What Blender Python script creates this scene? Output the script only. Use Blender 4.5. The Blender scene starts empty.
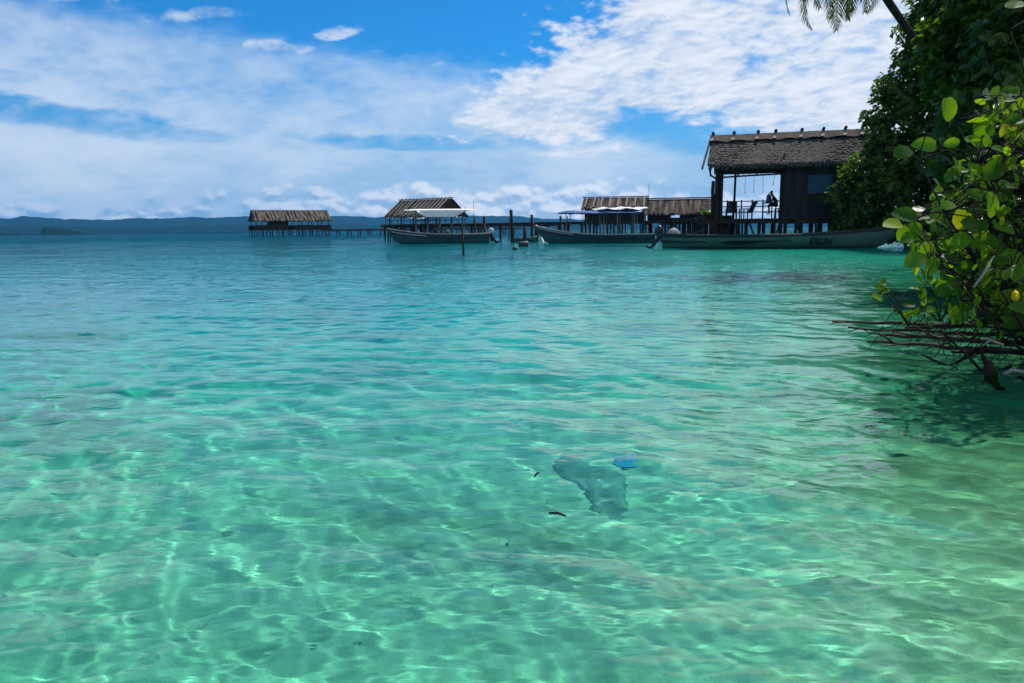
import bpy, bmesh, math, random
import numpy as np
from mathutils import Vector, Matrix, Quaternion
random.seed(7); RNG = np.random.default_rng(11)
R = math.radians
sc = bpy.context.scene
COL = sc.collection

# ------------------------------------------------------------------ camera
FPX, CX, CY = 796.0, 512.0, 341.5
CAM = Vector((0, 0, 1.2))
PITCH, ROLL = math.atan(111.5 / FPX), R(0.59)
_f = Vector((0, math.cos(PITCH), -math.sin(PITCH)))
_u0 = Vector((0, math.sin(PITCH), math.cos(PITCH)))
_r0 = Vector((1, 0, 0))
_r = _r0 * math.cos(ROLL) - _u0 * math.sin(ROLL)
_u = _r0 * math.sin(ROLL) + _u0 * math.cos(ROLL)
cd = bpy.data.cameras.new('camera'); co = bpy.data.objects.new('camera', cd); COL.objects.link(co)
M3 = Matrix((_r, _u, -_f)).transposed()
co.matrix_world = Matrix.Translation(CAM) @ M3.to_4x4()
cd.sensor_width = 36; cd.lens = FPX / 1024 * 36; cd.clip_start = .05; cd.clip_end = 60000
sc.camera = co

def at(px, py, D):
    """world point seen at a pixel of the photograph, D metres ahead"""
    d = _f + _r * ((px - CX) / FPX) + _u * ((CY - py) / FPX)
    return CAM + d * (D / d.y)

# ------------------------------------------------------------------ object helpers
def tag(o, label=None, cat=None, group=None, kind=None):
    if label: o['label'] = label
    if cat: o['category'] = cat
    if group: o['group'] = group
    if kind: o['kind'] = kind
    return o
def empty(name, loc, rz=0):
    o = bpy.data.objects.new(name, None); COL.objects.link(o)
    o.location = loc; o.rotation_euler = (0, 0, rz); o.empty_display_size = .3
    return o
def copy_tree(o, parent=None):
    c = o.copy(); COL.objects.link(c)
    if parent: c.parent = parent
    for ch in list(o.children): copy_tree(ch, c)
    return c
def np_mesh(name, V, F, mat, parent=None, smooth=True, midx=None):
    """V (n,3); F (m,k) faces of one size, or list of such arrays"""
    if not isinstance(F, list): F = [F]
    me = bpy.data.meshes.new(name)
    V = np.asarray(V, np.float32)
    me.vertices.add(len(V)); me.vertices.foreach_set('co', V.ravel())
    nl = sum(f.size for f in F); nf = sum(len(f) for f in F)
    me.loops.add(nl); me.polygons.add(nf)
    me.loops.foreach_set('vertex_index', np.concatenate([f.ravel() for f in F]).astype(np.int32))
    tot = np.concatenate([np.full(len(f), f.shape[1], np.int32) for f in F])
    me.polygons.foreach_set('loop_start', np.concatenate([[0], np.cumsum(tot)[:-1]]).astype(np.int32))
    me.polygons.foreach_set('use_smooth', np.full(nf, smooth))
    for m in (mat if isinstance(mat, list) else [mat]): me.materials.append(m)
    if midx is not None: me.polygons.foreach_set('material_index', np.asarray(midx, np.int32))
    me.update(calc_edges=True)
    o = bpy.data.objects.new(name, me); COL.objects.link(o)
    if parent: o.parent = parent
    return o

class MB:
    def __init__(s): s.v = []; s.f = []
    def add(s, vs, fs):
        b = len(s.v); s.v += [tuple(v) for v in vs]; s.f += [tuple(b + i for i in f) for f in fs]; return s
    def box(s, c, size, rot=None):
        sx, sy, sz = (q / 2 for q in size); c = Vector(c)
        P = [Vector((x, y, z)) for x in (-sx, sx) for y in (-sy, sy) for z in (-sz, sz)]
        if rot is not None: P = [rot @ p for p in P]
        return s.add([c + p for p in P], [(0, 1, 3, 2), (4, 6, 7, 5), (0, 4, 5, 1), (2, 3, 7, 6), (0, 2, 6, 4), (1, 5, 7, 3)])
    def bar(s, a, b, w, h=None, up=(0, 0, 1)):
        a, b = Vector(a), Vector(b); h = h or w; d = (b - a); L = d.length; x = d / L
        upv = Vector(up)
        if abs(x.dot(upv)) > .95: upv = Vector((1, 0, 0))
        y = upv.cross(x).normalized(); z = x.cross(y)
        return s.box((a + b) / 2, (L, w, h), Matrix((x, y, z)).transposed())
    def tube(s, pts, rad, n=8, jit=0, cap=True):
        pts = [Vector(p) for p in pts]
        if not hasattr(rad, '__len__'): rad = [rad] * len(pts)
        vs = []; fs = []; ref = None
        for i, p in enumerate(pts):
            t = (pts[min(i + 1, len(pts) - 1)] - pts[max(i - 1, 0)]).normalized()
            if ref is None: ref = Vector((1, 0, 0)) if abs(t.x) < .8 else Vector((0, 1, 0))
            u = (ref - t * ref.dot(t)).normalized(); ref = u; w = t.cross(u)
            for k in range(n):
                a = 2 * math.pi * k / n; r = rad[i] * (1 + random.uniform(-jit, jit))
                vs.append(p + u * (r * math.cos(a)) + w * (r * math.sin(a)))
        for i in range(len(pts) - 1):
            for k in range(n):
                k2 = (k + 1) % n; fs.append((i * n + k, i * n + k2, i * n + n + k2, i * n + n + k))
        if cap:
            fs.append(tuple(range(n - 1, -1, -1))); b = (len(pts) - 1) * n; fs.append(tuple(b + k for k in range(n)))
        return s.add(vs, fs)
    def post(s, p, z0, z1, r, n=8, lean=(0, 0)):
        """rough round pole with slight wobble"""
        pts = []; rs = []
        for i in range(5):
            t = i / 4
            pts.append((p[0] + lean[0] * t + random.uniform(-.15, .15) * r, p[1] + lean[1] * t + random.uniform(-.15, .15) * r, z0 + (z1 - z0) * t))
            rs.append(r * (1.08 - .16 * t) * random.uniform(.93, 1.07))
        return s.tube(pts, rs, n, .06)
    def build(s, name, mat, parent=None, smooth=False, bevel=0):
        me = bpy.data.meshes.new(name); me.from_pydata(s.v, [], s.f)
        for m in (mat if isinstance(mat, list) else [mat]): me.materials.append(m)
        if smooth: me.polygons.foreach_set('use_smooth', [True] * len(me.polygons))
        me.update()
        o = bpy.data.objects.new(name, me); COL.objects.link(o)
        if parent: o.parent = parent
        if bevel:
            b = o.modifiers.new('bevel', 'BEVEL'); b.width = bevel; b.segments = 2
        return o

# ------------------------------------------------------------------ node helpers
class NT:
    """tiny expression builder for shader nodes"""
    def __init__(s, tree): s.t = tree; s.n = tree.nodes; s.l = tree.links
    def node(s, typ, **kw):
        n = s.n.new(typ)
        for k, v in kw.items(): setattr(n, k, v)
        return n
    def set(s, sock, v):
        if isinstance(v, bpy.types.NodeSocket): s.l.new(v, sock)
        else: sock.default_value = v
    def m(s, op, *a, clamp=False):
        n = s.node('ShaderNodeMath', operation=op, use_clamp=clamp)
        for i, v in enumerate(a): s.set(n.inputs[i], v)
        return n.outputs[0]
    def add(s, *a):
        r = a[0]
        for b in a[1:]: r = s.m('ADD', r, b)
        return r
    def mul(s, *a):
        r = a[0]
        for b in a[1:]: r = s.m('MULTIPLY', r, b)
        return r
    def sub(s, a, b): return s.m('SUBTRACT', a, b)
    def ss(s, x, a, b, lo=0., hi=1.):
        n = s.node('ShaderNodeMapRange', interpolation_type='SMOOTHSTEP')
        s.set(n.inputs[0], x); s.set(n.inputs[1], a); s.set(n.inputs[2], b); n.inputs[3].default_value = lo; n.inputs[4].default_value = hi
        return n.outputs[0]
    def comb(s, x, y, z):
        n = s.node('ShaderNodeCombineXYZ')
        for i, v in enumerate((x, y, z)): s.set(n.inputs[i], v)
        return n.outputs[0]
    def sep(s, v):
        n = s.node('ShaderNodeSeparateXYZ'); s.l.new(v, n.inputs[0]); return n.outputs
    def noise(s, vec, scale, detail=4, rough=.5, dist=0., lac=2., out=0):
        n = s.node('ShaderNodeTexNoise'); s.set(n.inputs['Vector'], vec)
        for k, v in (('Scale', scale), ('Detail', detail), ('Roughness', rough), ('Distortion', dist), ('Lacunarity', lac)): s.set(n.inputs[k], v)
        return n.outputs[out]
    def mix(s, f, a, b):
        n = s.node('ShaderNodeMix', data_type='RGBA'); s.set(n.inputs[0], f)
        s.set(n.inputs[6], a if isinstance(a, bpy.types.NodeSocket) else (*a, 1)[:4]); s.set(n.inputs[7], b if isinstance(b, bpy.types.NodeSocket) else (*b, 1)[:4])
        return n.outputs[2]
    def ramp(s, f, stops):
        n = s.node('ShaderNodeValToRGB'); s.l.new(f, n.inputs[0]); e = n.color_ramp.elements
        while len(e) < len(stops): e.new(.5)
        for i, (p, c) in enumerate(stops): e[i].position = p; e[i].color = (*c, 1) if hasattr(c, '__len__') else (c, c, c, 1)
        return n.outputs[0]
    def bump(s, h, strength, dist=.05):
        n = s.node('ShaderNodeBump'); n.inputs['Strength'].default_value = strength; n.inputs['Distance'].default_value = dist
        s.l.new(h, n.inputs['Height']); return n.outputs[0]
    def m2(s, v, o):
        n = s.node('ShaderNodeVectorMath', operation='ADD'); s.l.new(v, n.inputs[0]); n.inputs[1].default_value = o; return n.outputs[0]
    def coord(s, which='Object'): return s.node('ShaderNodeTexCoord').outputs[which]
    def mapping(s, v, scale=(1, 1, 1), rot=(0, 0, 0)):
        n = s.node('ShaderNodeMapping'); s.l.new(v, n.inputs[0]); n.inputs['Scale'].default_value = scale; n.inputs['Rotation'].default_value = rot
        return n.outputs[0]

def new_mat(name):
    m = bpy.data.materials.new(name); m.use_nodes = True
    t = NT(m.node_tree); b = m.node_tree.nodes['Principled BSDF']
    return m, t, b
def mat_basic(name, c1, c2=None, rough=.6, scale=4., stretch=(1, 1, 1), bump=.3, bdist=.01, spec=.4, detail=5, lo=.3, hi=.7):
    """surface with its own colour variation, grain and relief"""
    m, t, b = new_mat(name)
    c2 = c2 or tuple(x * .6 for x in c1)
    v = t.mapping(t.coord(), stretch)
    n = t.noise(v, scale, detail, .6)
    t.set(b.inputs['Base Color'], t.ramp(n, [(lo, c1), (hi, c2)]))
    n2 = t.noise(v, scale * 4, 3, .6)
    t.set(b.inputs['Roughness'], t.ss(n2, .2, .8, max(.05, rough - .12), min(1, rough + .12)))
    b.inputs['Specular IOR Level'].default_value = spec
    if bump: t.set(b.inputs['Normal'], t.bump(t.add(n, t.mul(n2, .5)), bump, bdist))
    return m
# ------------------------------------------------------------------ light and sky
SUN_EL, SUN_AZ = R(58), R(34)          # sun high ahead of the camera, to the right
sd = Vector((math.sin(SUN_AZ) * math.cos(SUN_EL), math.cos(SUN_AZ) * math.cos(SUN_EL), math.sin(SUN_EL)))
sl = bpy.data.lights.new('sun', 'SUN'); so = bpy.data.objects.new('sun', sl); COL.objects.link(so)
sl.energy = 4.7; sl.angle = R(.53); sl.color = (1, .95, .88)
so.rotation_euler = sd.to_track_quat('Z', 'Y').to_euler(); so.location = (20, 30, 40)
sl.cycles.is_caustics_light = True

w = bpy.data.worlds.new('World'); sc.world = w; w.use_nodes = True
t = NT(w.node_tree); bg = w.node_tree.nodes['Background']
sky = t.node('ShaderNodeTexSky', sky_type='NISHITA', sun_disc=False)
sky.sun_elevation = SUN_EL; sky.sun_rotation = SUN_AZ
SKYTINT = (.10, .66, 1.14, 1)
sky.air_density = 1.0; sky.dust_density = .4; sky.ozone_density = 2.5
dirv = t.coord('Generated')
dx, dy, dz = t.sep(dirv)
az = t.mul(t.m('ARCTAN2', dx, dy), 796.)           # azimuth and elevation, in 1/796 rad
hyp = t.m('SQRT', t.add(t.mul(dx, dx), t.mul(dy, dy)))
el = t.mul(t.m('ARCTAN2', dz, hyp), 796.)
# cloud layer seen from below: puffs shrink towards the horizon
zz = t.m('MAXIMUM', t.add(dz, .32), .05)
pu, pv = t.m('DIVIDE', dx, zz), t.m('DIVIDE', dy, zz)
plane = t.comb(pu, pv, 0.)
warp = t.noise(plane, 1.6, 3, .55, out=1)
wv = t.node('ShaderNodeVectorMath', operation='MULTIPLY_ADD'); t.l.new(warp, wv.inputs[0]); wv.inputs[1].default_value = (.16, .16, 0); t.l.new(plane, wv.inputs[2])
planew = wv.outputs[0]
big = t.noise(planew, 1.1, 6, .55)
mid = t.noise(t.mapping(planew, (1, 1.1, 1), (0, 0, .35)), 5.2, 6, .58)
fine = t.noise(t.mapping(planew, (1., 1.05, 1), (0, 0, .5)), 19., 3, .5)
fine_s = t.noise(t.mapping(t.m2(planew, (.006, .012, 0)), (1., 1.05, 1), (0, 0, .5)), 19., 3, .5)
def blob(a0, e0, ra, re, slope=0.):
    """soft oval region in azimuth / elevation"""
    da = t.mul(t.sub(az, a0), 1. / ra)
    de = t.mul(t.add(t.sub(t.sub(el, e0), t.mul(t.sub(az, a0), slope)), t.mul(t.sub(mid, .5), 26.), t.mul(t.sub(big, .5), 40.)), 1. / re)
    return t.ss(t.add(t.mul(da, da), t.mul(de, de)), 0., 1., 1., 0.)
bn, mn_, fn = t.sub(big, .5), t.sub(mid, .5), t.sub(fine, .5)
# right sheet: everything to the right of a slanting edge, broken into small puffs
edge = t.add(t.sub(az, -70.), t.mul(t.sub(el, 118.), -1.25), t.mul(mn_, 150.), t.mul(bn, 130.), t.mul(fn, 60.))
sheet = t.ss(edge, -25., 90.)
sheet = t.mul(sheet, t.ss(t.add(el, t.mul(bn, 60.), t.mul(mn_, 40.)), 62., 98.))
# left bank: soft, below a sloping upper edge
top = t.sub(t.add(172., t.mul(az, -.10)), t.add(el, t.mul(bn, 110.), t.mul(mn_, 60.)))
bank = t.ss(top, -5., 55.)
wisps = t.add(t.mul(blob(-470., 226., 190., 36., -.08), 1.5), t.mul(blob(-275., 188., 62., 10., .06), .75), t.mul(blob(-160., 181., 36., 8., .12), .95), t.mul(blob(-215., 167., 60., 8., .0), .6), t.mul(blob(-60., 150., 60., 9., .1), .5))
gaps = t.add(blob(-420., 104., 200., 15., -.10), t.mul(blob(-110., 84., 120., 9., -.05), .85), t.mul(blob(185., 84., 110., 26., -.2), .95), t.mul(blob(-480., 132., 90., 8., -.05), .6), t.mul(blob(60., 88., 90., 10., .05), .5))
thin = t.ss(el, 30., 120., .45, 1.)
puff = t.add(t.mul(mn_, 1.6), t.mul(fn, 1.35), t.mul(bn, .9))
soft = t.add(t.mul(mn_, 1.0), t.mul(fn, .3), t.mul(bn, 1.5))
a_sheet = t.mul(t.ss(t.add(t.mul(sheet, 1.15), t.mul(gaps, -.9), t.mul(puff, thin)), .28, 1.16), .95)
a_bank = t.mul(t.ss(t.add(t.mul(bank, 1.0), t.mul(gaps, -.75), t.mul(soft, thin, 1.15), t.mul(fn, .35)), .16, 1.15), .74)
a_wisp = t.mul(t.ss(t.add(wisps, t.mul(puff, .9)), .35, 1.1), .8)
veil = t.mul(t.ss(el, 150., 10.), .68)
# heaped clouds low over the horizon
hx = t.mul(az, .032); hy = t.mul(el, .050)
def heap(ox, oy):
    c_ = t.comb(t.add(hx, ox), t.add(hy, oy), 0.)
    v_ = t.node('ShaderNodeTexVoronoi', feature='F1'); t.l.new(t.mapping(c_, (1.25, 1.25, 1)), v_.inputs['Vector']); v_.inputs['Scale'].default_value = 1.
    v2 = t.node('ShaderNodeTexVoronoi', feature='F1'); t.l.new(t.mapping(c_, (3.1, 3.1, 1)), v2.inputs['Vector']); v2.inputs['Scale'].default_value = 1.
    return t.add(t.mul(t.noise(c_, .8, 4, .5), .75), t.mul(t.sub(.62, v_.outputs['Distance']), .40), t.mul(t.sub(.5, v2.outputs['Distance']), .14), -.02)
cn = heap(0., 0.); cns = heap(.05, .20)
cn2 = t.noise(t.comb(t.mul(az, .011), 2., 3.), 1., 3, .5)
ctop = t.add(42., t.mul(t.sub(cn2, .5), 50.), t.ss(az, -350., -40., -6., 10.), t.ss(az, 60., 160., 0., -10.))
cum = t.ss(t.add(t.sub(ctop, el), t.mul(t.sub(cn, .5), 60.)), -3., 12.)
relief = t.ss(t.add(.5, t.mul(t.sub(cn, cns), 1.9), t.mul(t.sub(el, 24.), .007)), .26, .70)
sdn = t.node('ShaderNodeVectorMath', operation='DOT_PRODUCT'); t.l.new(dirv, sdn.inputs[0]); sdn.inputs[1].default_value = sd
toward = t.ss(sdn.outputs['Value'], .35, 1.0)
SKYS = .1
def k(c, f=1.): return tuple(x * f / SKYS for x in c)
tint = t.node('ShaderNodeMix', data_type='RGBA', blend_type='MULTIPLY'); tint.inputs[0].default_value = 1.; t.l.new(sky.outputs[0], tint.inputs[6]); tint.inputs[7].default_value = SKYTINT
base = tint.outputs[2]
col = t.mix(veil, base, t.mix(t.ss(az, -350., 350.), k((.27, .46, .68)), k((.36, .52, .72))))
rel2 = t.mul(t.sub(fine, fine_s), .35)
lum = t.ss(t.add(t.mul(mid, .55), t.mul(fine, .25), t.mul(big, .3), rel2, t.mul(toward, .10), t.ss(az, -350., 300., 0., .07)), .44, .80)
col = t.mix(a_bank, col, t.mix(t.ss(t.add(t.mul(big, .8), t.mul(mid, .25)), .35, .72), k((.42, .61, .84)), k((.86, .92, .99))))
col = t.mix(a_sheet, col, t.mix(lum, k((.50, .63, .81)), k((.92, .95, 1.0))))
col = t.mix(a_wisp, col, k((.72, .81, .92)))
ccl = t.mix(relief, k((.24, .44, .68)), k((.70, .80, .90)))
ccr = t.mix(relief, k((.44, .60, .79)), k((1.0, 1.02, 1.04)))
col = t.mix(t.mul(cum, .95), col, t.mix(t.ss(az, -330., -20.), ccl, ccr))
col = t.mix(t.mul(t.ss(el, 9., 0.), .7), col, t.mix(t.ss(az, -350., 100.), k((.38, .52, .70)), k((.40, .56, .74))))
t.l.new(col, bg.inputs[0]); bg.inputs[1].default_value = SKYS

# ------------------------------------------------------------------ water, seabed, hills
def smooth(x, a, b):
    q = np.clip((x - a) / (b - a), 0, 1); return q * q * (3 - 2 * q)
def polar(radii, angs):
    """ring grid round the viewer's feet, angs measured from +Y, full circle"""
    rr, aa = np.meshgrid(radii, angs, indexing='ij')
    x = rr * np.sin(aa); y = rr * np.cos(aa)
    n, m = rr.shape
    i = np.arange((n - 1) * m).reshape(n - 1, m)
    j = np.roll(i, -1, axis=1)
    F = np.stack([i, j, j + m, i + m], -1).reshape(-1, 4)     # normal up
    return x, y, F
def dense_angles(dth, half, coarse):
    a = list(np.arange(-half, half, dth))
    b = half; s = dth
    while b < 2 * math.pi - half - s * .5:
        a.append(b); rem = min(b - half, 2 * math.pi - half - b); s = min(coarse, dth + rem * .12); b += s
    return np.array(a)
def vnoise(x, y, seed=0):
    """smooth value noise on numpy arrays"""
    rg = np.random.default_rng(seed); T = rg.random((256, 256))
    xi = np.floor(x).astype(int); yi = np.floor(y).astype(int); fx = x - xi; fy = y - yi
    fx = fx * fx * (3 - 2 * fx); fy = fy * fy * (3 - 2 * fy)
    g = lambda a, b: T[a % 256, b % 256]
    return (g(xi, yi) * (1 - fx) + g(xi + 1, yi) * fx) * (1 - fy) + (g(xi, yi + 1) * (1 - fx) + g(xi + 1, yi + 1) * fx) * fy - .5

def shore_sd(x, y):
    """signed distance to the waterline, + on land (the land lies to the right)"""
    bend = 2.9 + .44 * y + 14 * smooth(y, 60, 140) * (y - 60) / 60
    return (x - bend) / 1.09 + .5 * vnoise(x * .3, y * .3, 5) + 1.2 * vnoise(x * .07, y * .07, 6)
def bed_z(x, y):
    s = shore_sd(x, y); d = np.hypot(x, y)
    deep = .68 + .50 * smooth(d, 4, 18) + 2.6 * smooth(-s, 7, 24) + 2.6 * smooth(-s, 20, 80) + .8 * smooth(d, 30, 120) + 14 * smooth(d, 180, 900)
    sea = -deep * (1 - np.exp(np.minimum(s, 0) * .55))
    land = 2.4 * (1 - np.exp(-np.maximum(s, 0) * .16))
    z = np.where(s < 0, sea, land)
    z += .10 * vnoise(x * .9, y * .9, 1) + .16 * vnoise(x * .35, y * .35, 2) + .025 * vnoise(x * 3.1, y * 3.1, 3)
    return z
x, y, F = polar(np.concatenate([[.02], np.geomspace(.15, 10200, 420)]), dense_angles(.012, R(55), .06))
z = bed_z(x, y)
m, t, b = new_mat('sand')
g = t.node('ShaderNodeNewGeometry'); p = g.outputs['Position']
px_, py_, pz_ = t.sep(p)
n1 = t.noise(p, .5, 5, .6); n2 = t.noise(p, 3.5, 5, .65); n3 = t.noise(p, 40., 3, .6)
weed = t.mul(t.ss(t.add(n1, t.mul(n2, .25)), .60, .78), .55)
sandc = t.mix(t.ss(n2, .3, .7), (.66, .65, .36), (.55, .545, .30))
sandc = t.mix(t.mul(t.ss(t.noise(p, 14., 4, .7), .60, .70), t.ss(n1, .42, .6), .7), sandc, (.20, .18, .11))
alg_dim = t.mul(t.ss(t.add(px_, t.mul(py_, -.30), t.mul(t.sub(n1, .5), 1.6)), .3, 1.9), t.ss(py_, 30., 14.), .8)  # shore-side green: missing sky reflection painted into the bed colour, with some algae
sandc = t.mix(alg_dim, sandc, (.20, .28, .10))
sandc = t.mix(weed, sandc, (.20, .22, .10))
bp = t.noise(p, .045, 5, .6)
patch = t.mul(t.ss(bp, .5, .66), t.ss(py_, 12., 34.))
sandc = t.mix(t.mul(patch, .75), sandc, (.07, .12, .10))
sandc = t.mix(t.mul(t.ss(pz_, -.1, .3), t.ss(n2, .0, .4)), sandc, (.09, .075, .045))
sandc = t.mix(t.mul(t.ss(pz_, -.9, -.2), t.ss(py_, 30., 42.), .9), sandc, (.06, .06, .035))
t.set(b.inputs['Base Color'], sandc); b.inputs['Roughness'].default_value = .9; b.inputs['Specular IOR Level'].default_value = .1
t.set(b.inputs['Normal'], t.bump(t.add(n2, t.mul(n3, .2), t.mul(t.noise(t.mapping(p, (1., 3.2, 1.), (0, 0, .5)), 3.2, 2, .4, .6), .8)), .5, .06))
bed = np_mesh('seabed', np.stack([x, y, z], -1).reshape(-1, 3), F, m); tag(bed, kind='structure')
bed.cycles.is_caustics_receiver = True

# water surface: real waves near the viewer, waves shorter than the local mesh handled by relief
x, y, F = polar(np.concatenate([[.02], np.geomspace(.6, 10000, 2450)]), dense_angles(.0038, R(42), .05))
d = np.hypot(x, y); space = np.maximum(d * .0040, .004)
z = np.zeros_like(x); rg = np.random.default_rng(4)
wx = x + .18 * vnoise(x * .8, y * .8, 20) + .9 * vnoise(x * .17, y * .17, 21)
wy = y + .18 * vnoise(x * .8, y * .8, 22) + .9 * vnoise(x * .17, y * .17, 23)
gust = 1 + .6 * vnoise(x * .12, y * .12, 24) + .35 * vnoise(x * .5, y * .5, 25)
NW = 120
for i in range(NW):
    lo_, hi_, slope = ((.06, .17, .0058) if i < 46 else (.17, .32, .0085) if i < 74 else (.28, .72, .0150) if i < 104 else (1.0, 2.8, .0100))
    lam = math.exp(rg.uniform(math.log(lo_), math.log(hi_)))
    th = rg.normal(R(195), R(30)) if i % 5 else rg.normal(R(250), R(18))
    kk = 2 * math.pi / lam
    ph = rg.uniform(0, 6.28); kx, ky = kk * math.sin(th), kk * math.cos(th)
    fade = smooth(lam / space, 2.5, 6)
    msk = fade > 0
    z[msk] += (slope / kk * fade * (gust if lam < 1 else 1))[msk] * np.sin(kx * wx + ky * wy + ph)[msk]
z *= smooth(d, .1, 1.)
m, t, b = new_mat('sea_water')
m.node_tree.nodes.remove(b)
out = m.node_tree.nodes['Material Output']
p = t.node('ShaderNodeNewGeometry').outputs['Position']
h1 = t.noise(t.mapping(p, (1, 1.7, 1)), 1.5, 3, .5); h2 = t.noise(t.mapping(p, (1, 1.6, 1), (0, 0, .3)), 4.2, 3, .55)
far = t.ss(t.m('LOGARITHM', t.add(t.sep(p)[1], 1.), 10.), .9, 2.0)
h3 = t.noise(t.mapping(p, (1, 1.8, 1), (0, 0, .25)), 4.6, 2, .45); h4 = t.noise(t.mapping(p, (1, 1.5, 1), (0, 0, -.3)), 17., 3, .5)
near = t.ss(t.sep(p)[1], 26., 5.)
hh = t.add(t.mul(h3, .0085, near), t.mul(h4, .0008, near), t.mul(h1, .30, far), t.mul(h2, .10, far))
nrm = t.node('ShaderNodeBump'); nrm.inputs['Strength'].default_value = 1; nrm.inputs['Distance'].default_value = 1.; t.l.new(hh, nrm.inputs['Height'])
fr = t.node('ShaderNodeFresnel'); fr.inputs['IOR'].default_value = 1.333; t.l.new(nrm.outputs[0], fr.inputs['Normal'])
rf = t.node('ShaderNodeBsdfRefraction'); rf.inputs['IOR'].default_value = 1.333; rf.inputs['Roughness'].default_value = 0.; rf.inputs['Color'].default_value = (1, 1, 1, 1); t.l.new(nrm.outputs[0], rf.inputs['Normal'])
gl = t.node('ShaderNodeBsdfAnisotropic'); gl.inputs['Roughness'].default_value = .012; gl.inputs['Color'].default_value = (1, 1, 1, 1); t.l.new(nrm.outputs[0], gl.inputs['Normal'])
mx = t.node('ShaderNodeMixShader'); t.l.new(fr.outputs[0], mx.inputs[0]); t.l.new(rf.outputs[0], mx.inputs[1]); t.l.new(gl.outputs[0], mx.inputs[2])
t.l.new(mx.outputs[0], out.inputs['Surface'])
water = np_mesh('water', np.stack([x, y, z], -1).reshape(-1, 3), F, m); tag(water, kind='structure')
water.cycles.is_caustics_caster = True
# the tint of the water itself: an absorbing body whose skin follows the surface (open air above it stays clear)
m = bpy.data.materials.new('water_tint'); m.use_nodes = True; nt = m.node_tree; nt.nodes.clear()
t = NT(nt); o_ = t.node('ShaderNodeOutputMaterial')
va = t.node('ShaderNodeVolumeAbsorption'); va.inputs['Color'].default_value = (.0, .930, .964, 1); va.inputs['Density'].default_value = 1.75
t.l.new(va.outputs[0], o_.inputs['Volume']); m.cycles.homogeneous_volume = True
zt = z + .004 - .003 * smooth(d, 160, 400)
body = np_mesh('water', np.stack([x, y, zt], -1).reshape(-1, 3), F, m); tag(body, kind='structure')


def ridge_land(name, D, az0, az1, prof, depth, mat, base=-2.):
    """hilly land D metres off: a ridge with a real back slope"""
    n = 260; k_ = 26
    aa = np.linspace(az0, az1, n)
    V = np.zeros((n, k_, 3))
    for j in range(k_):
        q = j / (k_ - 1); rr = D + depth * q
        hprof = math.sin(math.pi * min(1, q * .98 + .02)) ** .8
        h = prof(aa) * D / 796 * (1 + depth * .5 / D) * hprof
        rough = .94 + .12 * vnoise(aa * 60 + j * .35, np.full(n, j * .6), 31) + .10 * vnoise(aa * 190, np.full(n, j * 1.3), 32)
        V[:, j, 0] = rr * np.sin(aa); V[:, j, 1] = rr * np.cos(aa); V[:, j, 2] = base + np.maximum(h * rough, 0)
    i = np.arange(n * k_).reshape(n, k_)
    F = np.stack([i[:-1, :-1], i[1:, :-1], i[1:, 1:], i[:-1, 1:]], -1).reshape(-1, 4)[:, ::-1]
    return tag(np_mesh(name, V.reshape(-1, 3), F, mat), kind='structure')
forest = mat_basic('forest', (.006, .018, .013), (.010, .026, .016), .9, .01, bump=0, spec=0)
A = lambda px: math.atan((px - 512) / FPX)
def prof_hills(a):
    p_ = np.tan(a) * FPX + 512
    xs = [-260, -100, 0, 8, 20, 32, 45, 55, 85, 110, 150, 185, 220, 250, 290, 330, 345, 365, 385, 420, 480, 530, 600, 700, 900, 1100]
    hs_ = [13, 14, 15, 15.5, 14.5, 16.5, 15.5, 14, 13.5, 13.8, 14, 14.8, 15, 16, 15, 15.5, 16, 15.3, 14, 13, 15, 13, 9, 7, 5, 2]
    return np.interp(p_, xs, hs_) + .8 * vnoise(a * 120, a * 0, 40) + .4 * vnoise(a * 420, a * 0, 41)
ridge_land('hills', 7000, A(-300), A(1150), prof_hills, 2600, forest)
ridge_land('hills', 5200, A(-300), A(700), lambda a: np.maximum(0, prof_hills(a) * .55 + 3.2 * vnoise(a * 14, a * 0, 47) - 1.), 1500, forest)
def islet_prof(x0, x1, hgt, sk):
    def f(a):
        p_ = np.tan(a) * FPX + 512; q = np.clip((p_ - x0) / (x1 - x0), 0, 1)
        return hgt * np.maximum(0, np.minimum(1, q * 8) * (1 - q ** sk)) + .3 * vnoise(a * 500, a * 0, 44) * (q > 0) * (q < 1)
    return f
ridge_land('islet', 3200, A(-70), A(36), islet_prof(-70, 36, 4.0, 4), 300, forest, -1.)
ridge_land('islet', 3000, A(44), A(98), islet_prof(44, 98, 7.2, 1.8), 300, forest, -1.)
# ------------------------------------------------------------------ builders working in world space
def wl(o):
    v = Vector((0, 0, 0))
    while o: v += o.location; o = o.parent
    return v
def part(mb, name, mat, parent, smooth=False, bevel=0):
    """world-space geometry becomes a part of its (unrotated) thing"""
    off = wl(parent); mb.v = [(a - off.x, b - off.y, c - off.z) for a, b, c in mb.v]
    return mb.build(name, mat, parent, smooth, bevel)
def single(mb, name, mat, label, cat, group=None, smooth=False, bevel=0):
    """a thing that is one mesh; origin at its foot"""
    n = len(mb.v); c = Vector((sum(v[0] for v in mb.v) / n, sum(v[1] for v in mb.v) / n, min(v[2] for v in mb.v)))
    mb.v = [(a - c.x, b - c.y, q - c.z) for a, b, q in mb.v]
    o = mb.build(name, mat, None, smooth, bevel); o.location = c
    return tag(o, label, cat, group)

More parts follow.
